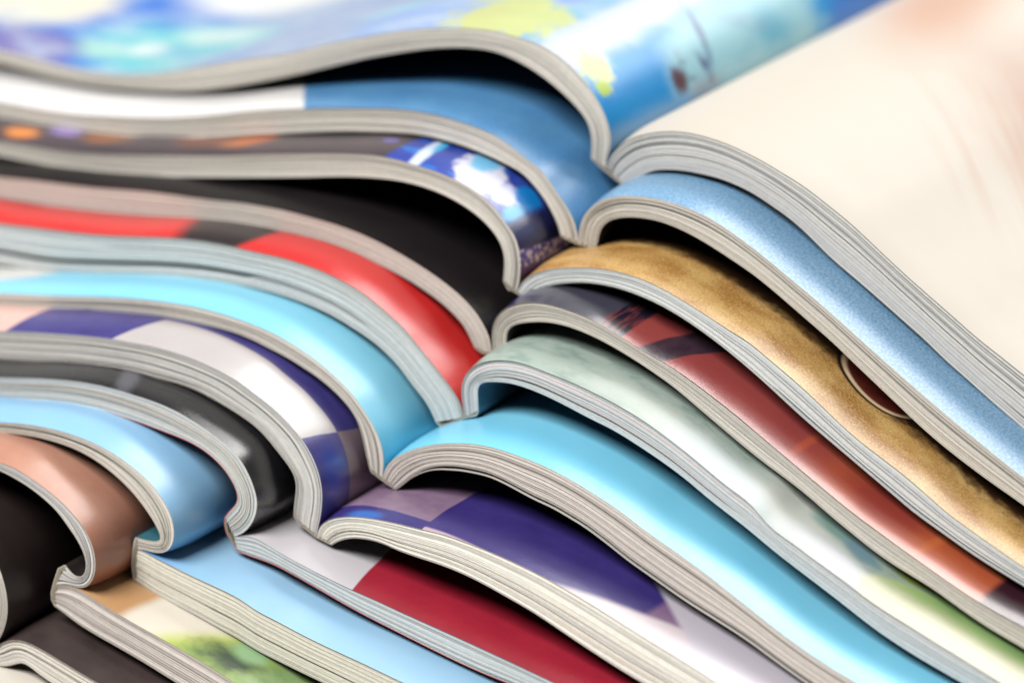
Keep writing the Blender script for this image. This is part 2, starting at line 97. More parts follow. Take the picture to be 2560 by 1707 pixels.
  LL=[(-0.21,1.64),(1.07,1.54),(3.41,1.69),(4.69,1.97),(5.12,2.36),(4.94,3.31),(3.93,5.14),(2.49,6.87),(0.02,9.32),(-3.11,11.55),(-7.31,13.65),(-11.56,14.87),(-15.85,15.33),(-20.17,15.35),(-26.73,14.7),(-34.54,13.64),(-42.47,12.6),(-50.4,11.56),(-58.34,10.54),(-66.27,9.53),(-74.21,8.52),(-82.15,7.52),(-90.09,6.52),(-98.03,5.53),(-105.96,4.54),(-113.9,3.55),(-121.84,2.57),(-129.78,1.59),(-137.72,0.6),(-145.66,-0.38),(-153.6,-1.36),(-161.54,-2.33),(-169.48,-3.31),(-177.42,-4.29),(-180.63,-4.68)],
  UR=[(0.0,0.0),(1.02,0.02),(2.92,-0.54),(7.14,-1.57),(11.33,-2.48),(15.52,-3.27),(19.68,-4.17),(22.78,-5.46),(26.92,-6.45),(31.03,-7.53),(35.13,-8.45),(39.22,-9.22),(43.29,-9.98),(47.34,-10.82),(50.57,-11.49),(61.4,-13.83),(76.24,-17.08),(93.75,-20.84),(112.84,-24.42),(121.31,-26.02),(129.17,-27.57),(137.02,-29.13),(144.86,-30.71),(152.71,-32.29),(160.55,-33.88),(168.4,-35.47),(176.24,-37.07),(184.08,-38.68),(191.91,-40.3),(199.75,-41.91),(201.15,-42.2)],
  LR=[(-0.67,-5.22),(1.06,-5.96),(3.81,-6.86),(6.98,-7.66),(11.18,-8.65),(15.37,-9.8),(19.54,-10.88),(22.66,-11.99),(25.77,-12.68),(28.87,-13.36),(31.96,-14.01),(36.28,-14.87),(49.31,-17.8),(67.35,-21.62),(86.04,-24.94),(112.94,-30.38),(120.17,-31.86),(128.01,-33.41),(135.85,-34.97),(143.7,-36.54),(151.53,-38.12),(159.37,-39.71),(167.21,-41.3),(175.04,-42.91),(182.88,-44.51),(190.71,-46.13),(198.55,-47.74),(199.95,-48.03)],
 ),
 dict(org=(-36.4, -79.1, -24.19),
  spine=[(2.19,4.23),(0.87,3.38),(-0.07,0.92),(-0.69,-1.19),(-0.62,-2.21),(-0.11,-3.07)],
  UL=[(0.0,0.0),(2.08,1.02),(3.79,0.99),(5.51,1.07),(6.82,1.92),(7.9,3.81),(8.24,6.3),(7.69,8.97),(6.28,11.45),(3.8,13.64),(2.56,14.63),(-0.59,16.34),(-3.75,17.72),(-6.94,18.85),(-10.16,19.3),(-18.84,19.46),(-29.86,18.69),(-37.92,17.88),(-45.88,16.91),(-53.81,15.82),(-61.73,14.62),(-69.63,13.34),(-77.53,11.98),(-85.41,10.58),(-93.28,9.12),(-101.14,7.63),(-108.99,6.1),(-116.85,4.55),(-124.69,2.98),(-132.53,1.4),(-140.37,-0.2),(-148.21,-1.81),(-156.05,-3.44),(-163.88,-5.07),(-171.71,-6.7),(-176.62,-7.73)],
  LL=[(2.19,4.23),(3.22,3.15),(4.28,2.67),(5.46,2.71),(6.28,3.82),(6.52,5.93),(5.74,7.99),(4.52,9.74),(2.87,11.5),(1.22,13.24),(-1.71,15.12),(-4.87,16.56),(-8.07,17.56),(-10.21,18.04),(-18.9,18.14),(-29.93,17.36),(-37.79,16.56),(-45.72,15.59),(-53.63,14.5),(-61.53,13.3),(-69.42,12.02),(-77.3,10.67),(-85.17,9.27),(-93.03,7.81),(-100.89,6.32),(-108.74,4.8),(-116.59,3.25),(-124.43,1.68),(-132.27,0.09),(-140.11,-1.51),(-147.94,-3.12),(-155.78,-4.74),(-163.61,-6.37),(-171.44,-8.0),(-176.35,-9.03)],
  UR=[(0.0,0.0),(2.07,0.87),(5.07,0.71),(7.39,-0.14),(10.55,-1.21),(14.76,-2.47),(18.95,-3.62),(23.13,-4.75),(27.28,-6.0),(31.42,-7.32),(34.72,-8.47),(44.76,-12.34),(62.99,-17.22),(82.88,-21.52),(109.09,-25.84),(117.46,-27.23),(125.35,-28.61),(133.23,-30.02),(141.11,-31.45),(148.99,-32.91),(156.85,-34.38),(164.72,-35.88),(172.58,-37.39),(180.44,-38.91),(188.3,-40.45),(196.15,-42.0),(200.2,-42.8)],
  LR=[(-0.11,-3.07),(1.91,-3.9),(4.02,-4.93),(8.26,-6.32),(12.48,-7.49),(16.69,-8.72),(20.88,-10.09),(23.8,-11.01),(35.43,-14.55),(46.71,-18.38),(64.95,-23.03),(82.87,-26.68),(109.14,-31.29),(116.54,-32.6),(124.41,-33.98),(132.27,-35.39),(140.13,-36.82),(147.99,-38.27),(155.85,-39.74),(163.7,-41.23),(171.55,-42.74),(179.4,-44.26),(187.25,-45.8),(195.09,-47.35),(199.14,-48.15)],
 ),
 dict(org=(-44.31, -86.5, -33.86),
  spine=[(0.65,2.6),(-0.05,1.31),(-0.01,-0.19),(0.8,-1.71),(1.75,-2.44)],
  UL=[(0.0,0.0),(1.46,1.18),(2.85,3.38),(3.74,5.84),(4.09,8.08),(3.93,10.47),(3.3,12.95),(2.35,15.17),(0.73,17.61),(-2.19,19.96),(-6.45,21.65),(-12.08,22.32),(-20.88,21.96),(-32.05,20.73),(-40.12,19.53),(-48.01,18.09),(-55.87,16.47),(-63.68,14.69),(-71.46,12.78),(-79.22,10.77),(-86.95,8.67),(-94.66,6.51),(-102.35,4.29),(-110.02,2.02),(-117.69,-0.28),(-125.34,-2.61),(-132.99,-4.97),(-140.63,-7.35),(-148.27,-9.75),(-155.9,-12.16),(-163.52,-14.58),(-171.14,-17.01),(-178.01,-19.21)],
  LL=[(0.65,2.6),(1.13,3.65),(2.06,5.37),(2.64,7.38),(2.66,9.44),(2.16,11.58),(1.01,13.94),(-0.73,16.17),(-3.56,18.45),(-7.61,20.01),(-13.04,20.62),(-21.41,20.34),(-32.14,19.2),(-39.89,18.01),(-47.74,16.59),(-55.56,14.97),(-63.34,13.19),(-71.1,11.29),(-78.83,9.29),(-86.55,7.2),(-94.24,5.03),(-101.92,2.82),(-109.59,0.55),(-117.25,-1.75),(-124.9,-4.08),(-132.54,-6.44),(-140.18,-8.82),(-147.81,-11.21),(-155.43,-13.62),(-163.06,-16.04),(-170.68,-18.47),(-177.55,-20.67)],
  UR=[(0.0,0.0),(1.43,0.52),(2.22,1.26),(3.33,1.99),(5.09,2.71),(7.04,2.92),(9.81,2.47),(12.99,1.56),(17.21,0.27),(21.42,-0.98),(29.79,-3.42),(44.29,-7.05),(63.64,-12.35),(89.55,-17.44),(97.76,-18.98),(105.62,-20.51),(113.47,-22.05),(121.32,-23.6),(129.17,-25.17),(137.02,-26.74),(144.86,-28.32),(152.7,-29.91),(160.55,-31.5),(168.38,-33.1),(176.22,-34.71),(184.06,-36.33),(191.9,-37.94),(199.73,-39.57),(199.86,-39.59)],
  LR=[(1.75,-2.44),(2.73,-2.25),(3.82,-1.96),(4.93,-1.42),(6.25,-0.72),(7.54,-0.82),(9.65,-1.93),(12.61,-3.03),(19.16,-5.17),(29.66,-7.94),(44.19,-11.17),(63.58,-16.25),(89.53,-21.3),(97.03,-22.78),(104.88,-24.3),(112.73,-25.84),(120.57,-27.39),(128.42,-28.95),(136.26,-30.52),(144.1,-32.1),(151.94,-33.69),(159.78,-35.29),(167.61,-36.89),(175.45,-38.5),(183.28,-40.11),(191.11,-41.73),(198.95,-43.35),(199.07,-43.37)],
 ),
 dict(org=(-50.82, -94.65, -41.62),
  spine=[(-0.57,1.76),(-0.42,0.28),(0.61,-0.99),(2.34,-1.34)],
  UL=[(0.0,0.0),(0.75,2.07),(1.98,5.0),(2.77,8.01),(2.5,11.7),(0.48,14.99),(-3.15,16.43),(-11.31,18.01),(-19.41,18.56),(-27.5,18.31),(-35.53,17.42),(-43.47,16.01),(-51.31,14.18),(-59.05,12.01),(-66.71,9.56),(-74.28,6.89),(-81.78,4.05),(-89.22,1.06),(-96.61,-2.05),(-103.95,-5.26),(-111.26,-8.54),(-118.54,-11.89),(-125.79,-15.29),(-133.01,-18.74),(-140.22,-22.21),(-147.42,-25.72),(-154.6,-29.25),(-161.78,-32.79),(-168.94,-36.35),(-176.1,-39.93),(-176.94,-40.35)],
  LL=[(-0.57,1.76),(-0.5,3.29),(0.37,5.57),(1.03,8.17),(0.72,10.73),(-0.9,13.37),(-4.11,14.71),(-11.67,16.08),(-19.54,16.6),(-27.44,16.35),(-35.31,15.47),(-43.12,14.08),(-50.86,12.27),(-58.52,10.12),(-66.11,7.69),(-73.63,5.04),(-81.09,2.21),(-88.49,-0.77),(-95.85,-3.86),(-103.17,-7.06),(-110.46,-10.34),(-117.72,-13.68),(-124.95,-17.07),(-132.17,-20.51),(-139.37,-23.98),(-146.56,-27.48),(-153.74,-31.01),(-160.91,-34.55),(-168.07,-38.11),(-175.22,-41.69),(-176.06,-42.11)],
  UR=[(0.0,0.0),(0.95,1.74),(2.31,2.81),(4.97,3.81),(8.23,4.19),(12.53,3.88),(17.86,2.88),(25.24,1.07),(35.71,-1.46),(50.2,-4.44),(71.54,-8.92),(97.32,-14.22),(105.52,-15.86),(113.36,-17.47),(121.19,-19.08),(129.03,-20.7),(136.86,-22.32),(144.7,-23.95),(152.53,-25.58),(160.36,-27.21),(168.19,-28.85),(176.03,-30.49),(183.86,-32.13),(191.69,-33.77),(199.52,-35.42),(199.62,-35.44)],
  LR=[(2.34,-1.34),(4.12,-0.55),(5.46,0.34),(7.44,0.8),(11.96,0.55),(17.3,-0.44),(24.7,-2.24),(35.6,-4.85),(50.11,-7.8),(71.48,-12.63),(97.3,-17.89),(104.78,-19.45),(112.62,-21.06),(120.45,-22.67),(128.29,-24.29),(136.12,-25.91),(143.95,-27.54),(151.78,-29.17),(159.61,-30.8),(167.44,-32.44),(175.27,-34.08),(183.1,-35.72),(190.93,-37.36),(198.76,-39.01),(198.86,-39.03)],
 ),
]


# ------------------------------------------------------------------ helpers
def spline(P, n):
    P = np.array(P, float)
    keep = [0]+[i for i in range(1, len(P)) if np.hypot(*(P[i]-P[i-1])) > 1e-3]; P = P[keep]
    d = np.r_[0, np.cumsum(np.hypot(*np.diff(P, axis=0).T)**.5)]
    m = np.zeros_like(P)
    for i in range(len(P)):
        if i == 0: m[i] = (P[1]-P[0])/(d[1]-d[0])
        elif i == len(P)-1: m[i] = (P[-1]-P[-2])/(d[-1]-d[-2])
        else:
            a0 = (P[i]-P[i-1])/(d[i]-d[i-1]); a1 = (P[i+1]-P[i])/(d[i+1]-d[i])
            k = (d[i+1]-d[i])/(d[i+1]-d[i-1]); m[i] = k*a0+(1-k)*a1
    tt = np.linspace(0, d[-1], 1200)
    k = np.clip(np.searchsorted(d, tt, side='right')-1, 0, len(P)-2)
    h = (d[k+1]-d[k])[:, None]; s = (tt-d[k])[:, None]/h
    Q = (2*s**3-3*s**2+1)*P[k]+(s**3-2*s**2+s)*h*m[k]+(-2*s**3+3*s**2)*P[k+1]+(s**3-s**2)*h*m[k+1]
    L = np.r_[0, np.cumsum(np.hypot(*np.diff(Q, axis=0).T))]
    # finer samples near the gutter
    q = np.linspace(0, 1, n); q = 0.45*q+0.55*q**2
    u = q*L[-1]
    R = np.c_[np.interp(u, L, Q[:, 0]), np.interp(u, L, Q[:, 1])]
    for _ in range(2):
        R[1:-1] = 0.25*R[:-2]+0.5*R[1:-1]+0.25*R[2:]
    return R

def arclen(P): return np.r_[0, np.cumsum(np.hypot(*np.diff(P, axis=0).T))]

def wobble(n, waves, rng):
    x = np.linspace(0, 1, n); y = np.zeros(n)
    for k in range(1, waves+1):
        y += rng.uniform(-1, 1)/k**0.7*np.sin(2*math.pi*(k*x*rng.uniform(.7, 1.4)+rng.uniform(0, 1)))
    return y

def mesh_obj(name, verts, faces, mats, parent, mat_idx=None, uvs=None, cols=None, smooth=True):
    me = bpy.data.meshes.new(name)
    me.from_pydata([tuple(v) for v in verts], [], faces)
    for m in mats: me.materials.append(m)
    if mat_idx is not None: me.polygons.foreach_set('material_index', mat_idx)
    if smooth: me.polygons.foreach_set('use_smooth', [True]*len(faces))
    if uvs is not None:
        lay = me.uv_layers.new(name='page')
        idx = np.empty(len(me.loops), dtype=np.int32); me.loops.foreach_get('vertex_index', idx)
        lay.data.foreach_set('uv', np.asarray(uvs)[idx].ravel())
    if cols is not None:
        at = me.color_attributes.new('ink', 'FLOAT_COLOR', 'POINT')
        at.data.foreach_set('color', np.asarray(cols, dtype=np.float32).ravel())
    me.update()
    o = bpy.data.objects.new(name, me); C.objects.link(o)
    if parent: o.parent = parent
    return o

PAGE_DEPTH = 285.0

def ribbon(top, bot, yf, yb):
    """closed strip between two profile curves; yf per-sample front depth. four verts a sample: ft, bt, bb, fb (separate rows keep edges hard)"""
    n = len(top); V = []; F = []; kind = []
    for i in range(n):
        V += [(top[i][0], yf[i], top[i][1]), (top[i][0], yb, top[i][1]), (bot[i][0], yb, bot[i][1]), (bot[i][0], yf[i], bot[i][1]),
              (top[i][0], yf[i], top[i][1]), (bot[i][0], yf[i], bot[i][1])]
    for i in range(n-1):
        a, b = 6*i, 6*(i+1)
        F += [(a, b, b+1, a+1), (a+3, a+2, b+2, b+3), (a+5, b+5, b+4, a+4), (a+1, b+1, b+2, a+2)]; kind += [0, 1, 2, 2]
    e = 6*(n-1); F += [(e+1, e, e+3, e+2), (0, 1, 2, 3)]; kind += [2, 2]
    return V, F, kind

# ------------------------------------------------------------------ materials
class Graph:
    """tiny helper that turns arithmetic into shader nodes; u = mm from the gutter, v = mm from the front edge"""
    def __init__(s, name):
        s.mat = bpy.data.materials.new(name); s.mat.use_nodes = True
        s.nt = s.mat.node_tree; s.nt.nodes.clear()
        s.out = s.nt.nodes.new('ShaderNodeOutputMaterial'); s.p = s.nt.nodes.new('ShaderNodeBsdfPrincipled')
        s.nt.links.new(s.p.outputs[0], s.out.inputs[0])
    def uv(s, vk=1.0):
        a = s.nt.nodes.new('ShaderNodeUVMap'); a.uv_map = 'page'
        x = s.nt.nodes.new('ShaderNodeSeparateXYZ'); s.nt.links.new(a.outputs[0], x.inputs[0])
        s.u, s.v = x.outputs[0], s.mul(x.outputs[1], vk)
    def put(s, sock, val):
        if isinstance(val, bpy.types.NodeSocket): s.nt.links.new(val, sock)
        elif isinstance(val, (tuple, list)): sock.default_value = tuple(val)+((1,) if len(val) == 3 and sock.type == 'RGBA' else ())
        else: sock.default_value = val
    def m(s, op, a, b=0.0, c=0.0):
        n = s.nt.nodes.new('ShaderNodeMath'); n.operation = op
        s.put(n.inputs[0], a); s.put(n.inputs[1], b); s.put(n.inputs[2], c); return n.outputs[0]
    def add(s, a, b): return s.m('ADD', a, b)
    def sub(s, a, b): return s.m('SUBTRACT', a, b)
    def mul(s, a, b): return s.m('MULTIPLY', a, b)
    def step(s, x, lo, hi):
        n = s.nt.nodes.new('ShaderNodeMapRange'); n.interpolation_type = 'SMOOTHSTEP'
        s.put(n.inputs[0], x); s.put(n.inputs[1], lo); s.put(n.inputs[2], hi); return n.outputs[0]
    def noise(s, su, sv, detail=3.0, seed=0.0, rough=0.55, ang=0.0):
        uu, vv = s.u, s.v
        if ang:
            ca, sa = math.cos(ang), math.sin(ang)
            uu, vv = s.add(s.mul(s.u, ca), s.mul(s.v, sa)), s.sub(s.mul(s.v, ca), s.mul(s.u, sa))
        c = s.nt.nodes.new('ShaderNodeCombineXYZ'); s.put(c.inputs[0], s.mul(uu, su)); s.put(c.inputs[1], s.mul(vv, sv)); c.inputs[2].default_value = seed
        n = s.nt.nodes.new('ShaderNodeTexNoise'); n.inputs['Scale'].default_value = 1.0; n.inputs['Detail'].default_value = detail; n.inputs['Roughness'].default_value = rough
        s.nt.links.new(c.outputs[0], n.inputs['Vector']); return n.outputs[0]
    def line(s, p, q, soft=0.5, warp=None):
        """mask: 1 on the left side of the directed line p->q in (u, v)"""
        dx, dy = q[0]-p[0], q[1]-p[1]; L = math.hypot(dx, dy); nx, ny = -dy/L, dx/L
        d = s.add(s.mul(s.u, nx), s.mul(s.v, ny)); d = s.sub(d, nx*p[0]+ny*p[1])
        if warp is not None: d = s.add(d, warp)
        return s.step(d, -soft, soft)
    def lt(s, p, q, soft=0.5, warp=None): return s.line(p, q, soft, warp)     # p below q in v: 1 nearer the gutter
    def gt(s, p, q, soft=0.5, warp=None): return s.line(q, p, soft, warp)     # 1 away from the gutter
    def blob(s, c, ru, rv, ang=0.0, soft=0.3, warp=None):
        ca, sa = math.cos(ang), math.sin(ang)
        du = s.sub(s.u, c[0]); dv = s.sub(s.v, c[1])
        x = s.mul(s.add(s.mul(du, ca), s.mul(dv, sa)), 1/ru); y = s.mul(s.sub(s.mul(dv, ca), s.mul(du, sa)), 1/rv)
        r = s.m('SQRT', s.add(s.mul(x, x), s.mul(y, y)))
        if warp is not None: r = s.add(r, warp)
        return s.step(r, 1+soft, 1-soft)
    def nz(s, su, sv, amp, seed=0.0, detail=3.0):
        return s.mul(s.sub(s.noise(su, sv, detail, seed), 0.5), amp)
    def mix(s, f, a, b):
        n = s.nt.nodes.new('ShaderNodeMix'); n.data_type = 'RGBA'
        s.put(n.inputs[0], f); s.put(n.inputs[6], a); s.put(n.inputs[7], b); return n.outputs[2]
    def ramp(s, f, *stops):
        n = s.nt.nodes.new('ShaderNodeValToRGB'); s.put(n.inputs[0], f); e = n.color_ramp.elements
        e[0].position, e[0].color = stops[0][0], tuple(stops[0][1])+(1,)
        e[1].position, e[1].color = stops[1][0], tuple(stops[1][1])+(1,)
        for p, c in stops[2:]: x = e.new(p); x.color = tuple(c)+(1,)
        return n.outputs[0]
    def finish(s, col, rough=0.3, spec=0.5, coat=0.45, bump=0.10, grain=2.2, coat_rough=0.27):
        # coated printing paper: faint halftone grain in the ink, fine tooth in the gloss
        g = s.noise(grain*2.2, grain*2.2, 2.0, 31.0)
        col = s.mix(s.mul(s.m('ABSOLUTE', s.sub(g, 0.5)), 0.08), col, (0.02, 0.02, 0.025))
        s.put(s.p.inputs['Base Color'], col)
        rg = s.add(s.mul(s.noise(0.12, 0.12, 3.0, 9.0), 0.10), rough+0.0)
        s.put(s.p.inputs['Roughness'], rg)
        s.p.inputs['Specular IOR Level'].default_value = spec*1.4
        s.p.inputs['Coat Weight'].default_value = coat; s.p.inputs['Coat Roughness'].default_value = coat_rough
        b = s.nt.nodes.new('ShaderNodeBump'); b.inputs['Strength'].default_value = bump; b.inputs['Distance'].default_value = 0.0004
        h = s.add(s.noise(grain, grain, 4.0, 17.0, .7), s.mul(s.noise(0.10, 0.05, 2.0, 23.0), 4.0))
        s.put(b.inputs['Height'], h); s.nt.links.new(b.outputs[0], s.p.inputs['Normal'])
        return s.mat

def lin(r, g, b):
    f = lambda c: ((c/255+0.055)/1.055)**2.4 if c > 10 else c/255/12.92
    return (f(r), f(g), f(b))

# cut paper edges: colour of each sheet comes with the sheet
def make_edge():
    g = Graph('paper_edge'); nt = g.nt
    at = nt.nodes.new('ShaderNodeAttribute'); at.attribute_name = 'ink'
    tc = nt.nodes.new('ShaderNodeTexCoord')
    mp = nt.nodes.new('ShaderNodeMapping'); mp.inputs['Scale'].default_value = (900, 60, 900); nt.links.new(tc.outputs['Object'], mp.inputs[0])
    n = nt.nodes.new('ShaderNodeTexNoise'); n.inputs['Scale'].default_value = 1.0; n.inputs['Detail'].default_value = 4; nt.links.new(mp.outputs[0], n.inputs['Vector'])
    k = nt.nodes.new('ShaderNodeMapRange'); k.inputs[1].default_value = 0.35; k.inputs[2].default_value = 0.7; k.inputs[3].default_value = 0.0; k.inputs[4].default_value = 0.10
    nt.links.new(n.outputs[0], k.inputs[0])
    c = g.mix(k.outputs[0], at.outputs['Color'], lin(120, 112, 104))
    g.put(g.p.inputs['Base Color'], c); g.p.inputs['Roughness'].default_value = 0.75; g.p.inputs['Specular IOR Level'].default_value = 0.25
    b = nt.nodes.new('ShaderNodeBump'); b.inputs['Strength'].default_value = 0.25; b.inputs['Distance'].default_value = 0.0002
    nt.links.new(n.outputs[0], b.inputs['Height']); nt.links.new(b.outputs[0], g.p.inputs['Normal'])
    return g.mat
EDGE = make_edge()
def plain(name, col, rough=0.5, spec=0.4):
    g = Graph(name); nt = g.nt
    tc = nt.nodes.new('ShaderNodeTexCoord'); n = nt.nodes.new('ShaderNodeTexNoise'); n.inputs['Scale'].default_value = 140; n.inputs['Detail'].default_value = 4
    nt.links.new(tc.outputs['Object'], n.inputs['Vector'])
    c = g.mix(g.mul(n.outputs[0], 0.25), col, tuple(x*0.6 for x in col))
    g.put(g.p.inputs['Base Color'], c); g.p.inputs['Roughness'].default_value = rough; g.p.inputs['Specular IOR Level'].default_value = spec
    return g.mat
PAPER = plain('paper_white', (0.72, 0.70, 0.66), 0.5)
GLUE = plain('binding_glue', lin(150, 140, 122), 0.6)

def page(vk=1.0): g = Graph('printed_ink'); g.uv(vk); return g
def P(r, g, b, k=0.95): return tuple(c*k for c in lin(r, g, b))

# --- magazine 1: aerial blue-green picture / nearly blank cream page
def m1_left():
    P = lambda r, g, b: tuple(c*0.76 for c in lin(r, g, b))
    g = page(); wp = lambda a, s=0.0, f=0.12: g.nz(f, f, a, s)
    c = g.mix(g.noise(0.06, 0.05, 3, 2.0), P(150, 178, 220), P(140, 200, 220))
    c = g.mix(g.gt((36, 0), (36, 40), 6, wp(10)), c, P(172, 186, 214))                       # grey blue field
    c = g.mix(g.blob((54, 8), 12, 14, 0.2, .5, wp(.6)), c, P(165, 190, 236))
    c = g.mix(g.blob((66.5, 18), 2.2, 7, .9, .6, wp(.5)), c, P(160, 226, 236))
    c = g.mix(g.gt((112, 0), (112, 60), 8, wp(12, 5)), c, P(70, 124, 214))                    # deep blue far left
    c = g.mix(g.blob((111, 15), 18, 15, 0.12, .4, wp(.9, 3, .08)), c, P(120, 204, 212))            # aqua shape
    c = g.mix(g.blob((116, 13), 3.5, 4, 0, .7), c, P(228, 240, 235))
    c = g.mix(g.blob((106, 22), 10, 5, 0.3, .7, wp(.4)), c, P(214, 236, 228))
    c = g.mix(g.blob((124, 9), 5, 4, 0, .7), c, P(166, 220, 208))
    c = g.mix(g.blob((112, 54), 20, 15, -0.5, .38, wp(.5, 4, .06)), c, P(236, 236, 234))                 # white shape
    c = g.mix(g.blob((136, 4), 11, 8, 0.3, .4), c, P(128, 122, 184))
    c = g.mix(g.blob((152, 26), 17.5, 16, 0, .24, wp(.25, 6, .06)), c, P(232, 226, 208))                         # cream disc
    c = g.mix(g.mul(g.step(g.noise(.09, .14, 5, 40.0, .65), .42, .66), .5), c, P(206, 222, 230))
    c = g.mix(g.mul(g.step(g.noise(.07, .11, 5, 47.0, .65), .5, .7), .4), c, P(110, 160, 216))
    # lime islands and lavender shallows near the crest
    lime = g.mul(g.blob((35.5, 8), 9.0, 12, 0.0, .3, g.nz(.2, .15, 2.6, 8.0, 5.0)), 0.8)
    c = g.mix(lime, c, P(216, 220, 126))
    c = g.mix(g.blob((44, 18.5), 5, 3, 0, .3, wp(.6, 2, .3)), c, P(214, 220, 140))
    c = g.mix(g.blob((32.5, 21), 3, 4, 0, .5, wp(.5)), c, P(150, 176, 236))
    c = g.mix(g.mul(g.lt((25.8, 0), (25.2, 40), 1.0, wp(2)), g.gt((15, 0), (17, 40), 2.0, wp(2))), c, P(196, 208, 226))
    # blue water running into the gutter
    sea = g.mix(g.noise(.15, .06, 3, 4.0), P(0, 128, 212), P(30, 168, 232))
    c = g.mix(g.lt((17.5, 0), (19.5, 60), 2.2, wp(4, 6)), c, sea)
    c = g.mix(g.blob((16.6, 4.2), 3.4, 3.6, -0.6, .45, wp(2.0, 11, .35)), c, P(218, 228, 150))
    c = g.mix(g.blob((13.2, 2.6), 1.3, 1.5, 0, .4, wp(.9, 12, .8)), c, P(176, 206, 60))
    c = g.mix(g.blob((9, 45), 10, 24, 0.05, .22, wp(.5, 7)), c, P(160, 212, 226))                # pale haze on the water
    c = g.mix(g.blob((4.2, 14), 2.2, 22, 0.02, .5, wp(.5)), c, P(120, 176, 226))
    dk = g.step(g.noise(.55, .34, 4, 14.0, .65), .50, .66)                                       # dark mast and people on a deck, out of focus
    c = g.mix(g.mul(g.mul(dk, g.blob((10.2, 26), 3.2, 4.5, .5, .6, wp(.9, 3, .3))), .7), c, P(104, 118, 146))
    c = g.mix(g.blob((9.1, 22.4), 2.0, 2.2, .4, .45, wp(1.2, 1, .5)), c, P(92, 58, 70))
    c = g.mix(g.blob((14.5, 34.5), 6.5, .9, .35, .7, wp(1.4, 3, .35)), c, P(104, 128, 164))
    c = g.mix(g.blob((9.0, 31.0), 2.6, .9, -.25, .6, wp(1.2, 4, .4)), c, P(84, 96, 142))
    c = g.mix(g.mul(g.blob((6.2, 29.5), 1.6, 4.5, 0, .7, wp(.8, 4)), .6), c, P(150, 146, 166))
    c = g.mix(g.mul(g.blob((9.6, 54), 3.2, 5, .2, .8, wp(.9, 8, .2)), .8), c, P(96, 180, 208))
    c = g.mix(g.mul(g.blob((13, 47), 1.4, 6, 0.4, .8, wp(.8)), .6), c, P(140, 176, 200))
    c = g.mix(g.mul(g.step(g.noise(.3, .12, 4, 21.0), .52, .64), g.blob((9, 50), 9, 20, 0, .5)), c, P(150, 204, 220))
    c = g.mix(g.blob((4, 100), 15, 27, 0, .12, wp(.2)), c, P(58, 128, 216))
    return g.finish(c, .36, .3, coat=.12)
def m1_right():
    P = lambda r, g, b: tuple(c*0.86 for c in lin(r, g, b))
    g = page(); wp = lambda a, s=0.0: g.nz(.05, .05, a, s)
    c = g.mix(g.noise(.02, .02, 2, 1.0), (0.505, 0.466, 0.41), (0.495, 0.456, 0.40))
    c = g.mix(g.mul(g.blob((20, 86), 8, 26, .25, .8, wp(.6)), .62), c, P(190, 136, 108))
    c = g.mix(g.mul(g.blob((58, 76), 20, 24, 0, .7, wp(.6, 3)), .85), c, P(180, 148, 132))
    st = g.step(g.noise(.025, .32, 3, 5.0, .6, -0.66), .44, .68)
    c = g.mix(g.mul(g.mul(st, g.blob((60, 52), 22, 20, 0, .6, wp(.4))), .36), c, P(186, 140, 112))
    return g.finish(c, .46, .15, coat=.0, bump=.02)
# --- magazine 2
def m2_left():
    g = page(1.17)
    n = g.noise(.12, .10, 4, 3.0); f = g.noise(1.8, 1.8, 5, 4.0, .7)
    c = g.mix(n, P(66, 128, 188), P(112, 172, 212)); c = g.mix(g.mul(g.step(f, .35, .65), .45), c, P(62, 118, 180))
    c = g.mix(g.gt((61.2, 0), (70, 15.5), .35), c, P(236, 234, 234))
    return g.finish(c, .34, .45)
def m2_right():
    g = page(1.17)
    f = g.noise(2.4, 1.3, 5, 2.0, .7); f2 = g.noise(1.0, 2.8, 5, 7.0, .7)
    c = g.mix(g.step(f, .32, .68), P(90, 148, 194), P(156, 192, 218)); c = g.mix(g.mul(g.step(f2, .42, .7), .55), c, P(70, 122, 176))
    return g.finish(c, .36, .5, bump=.10)
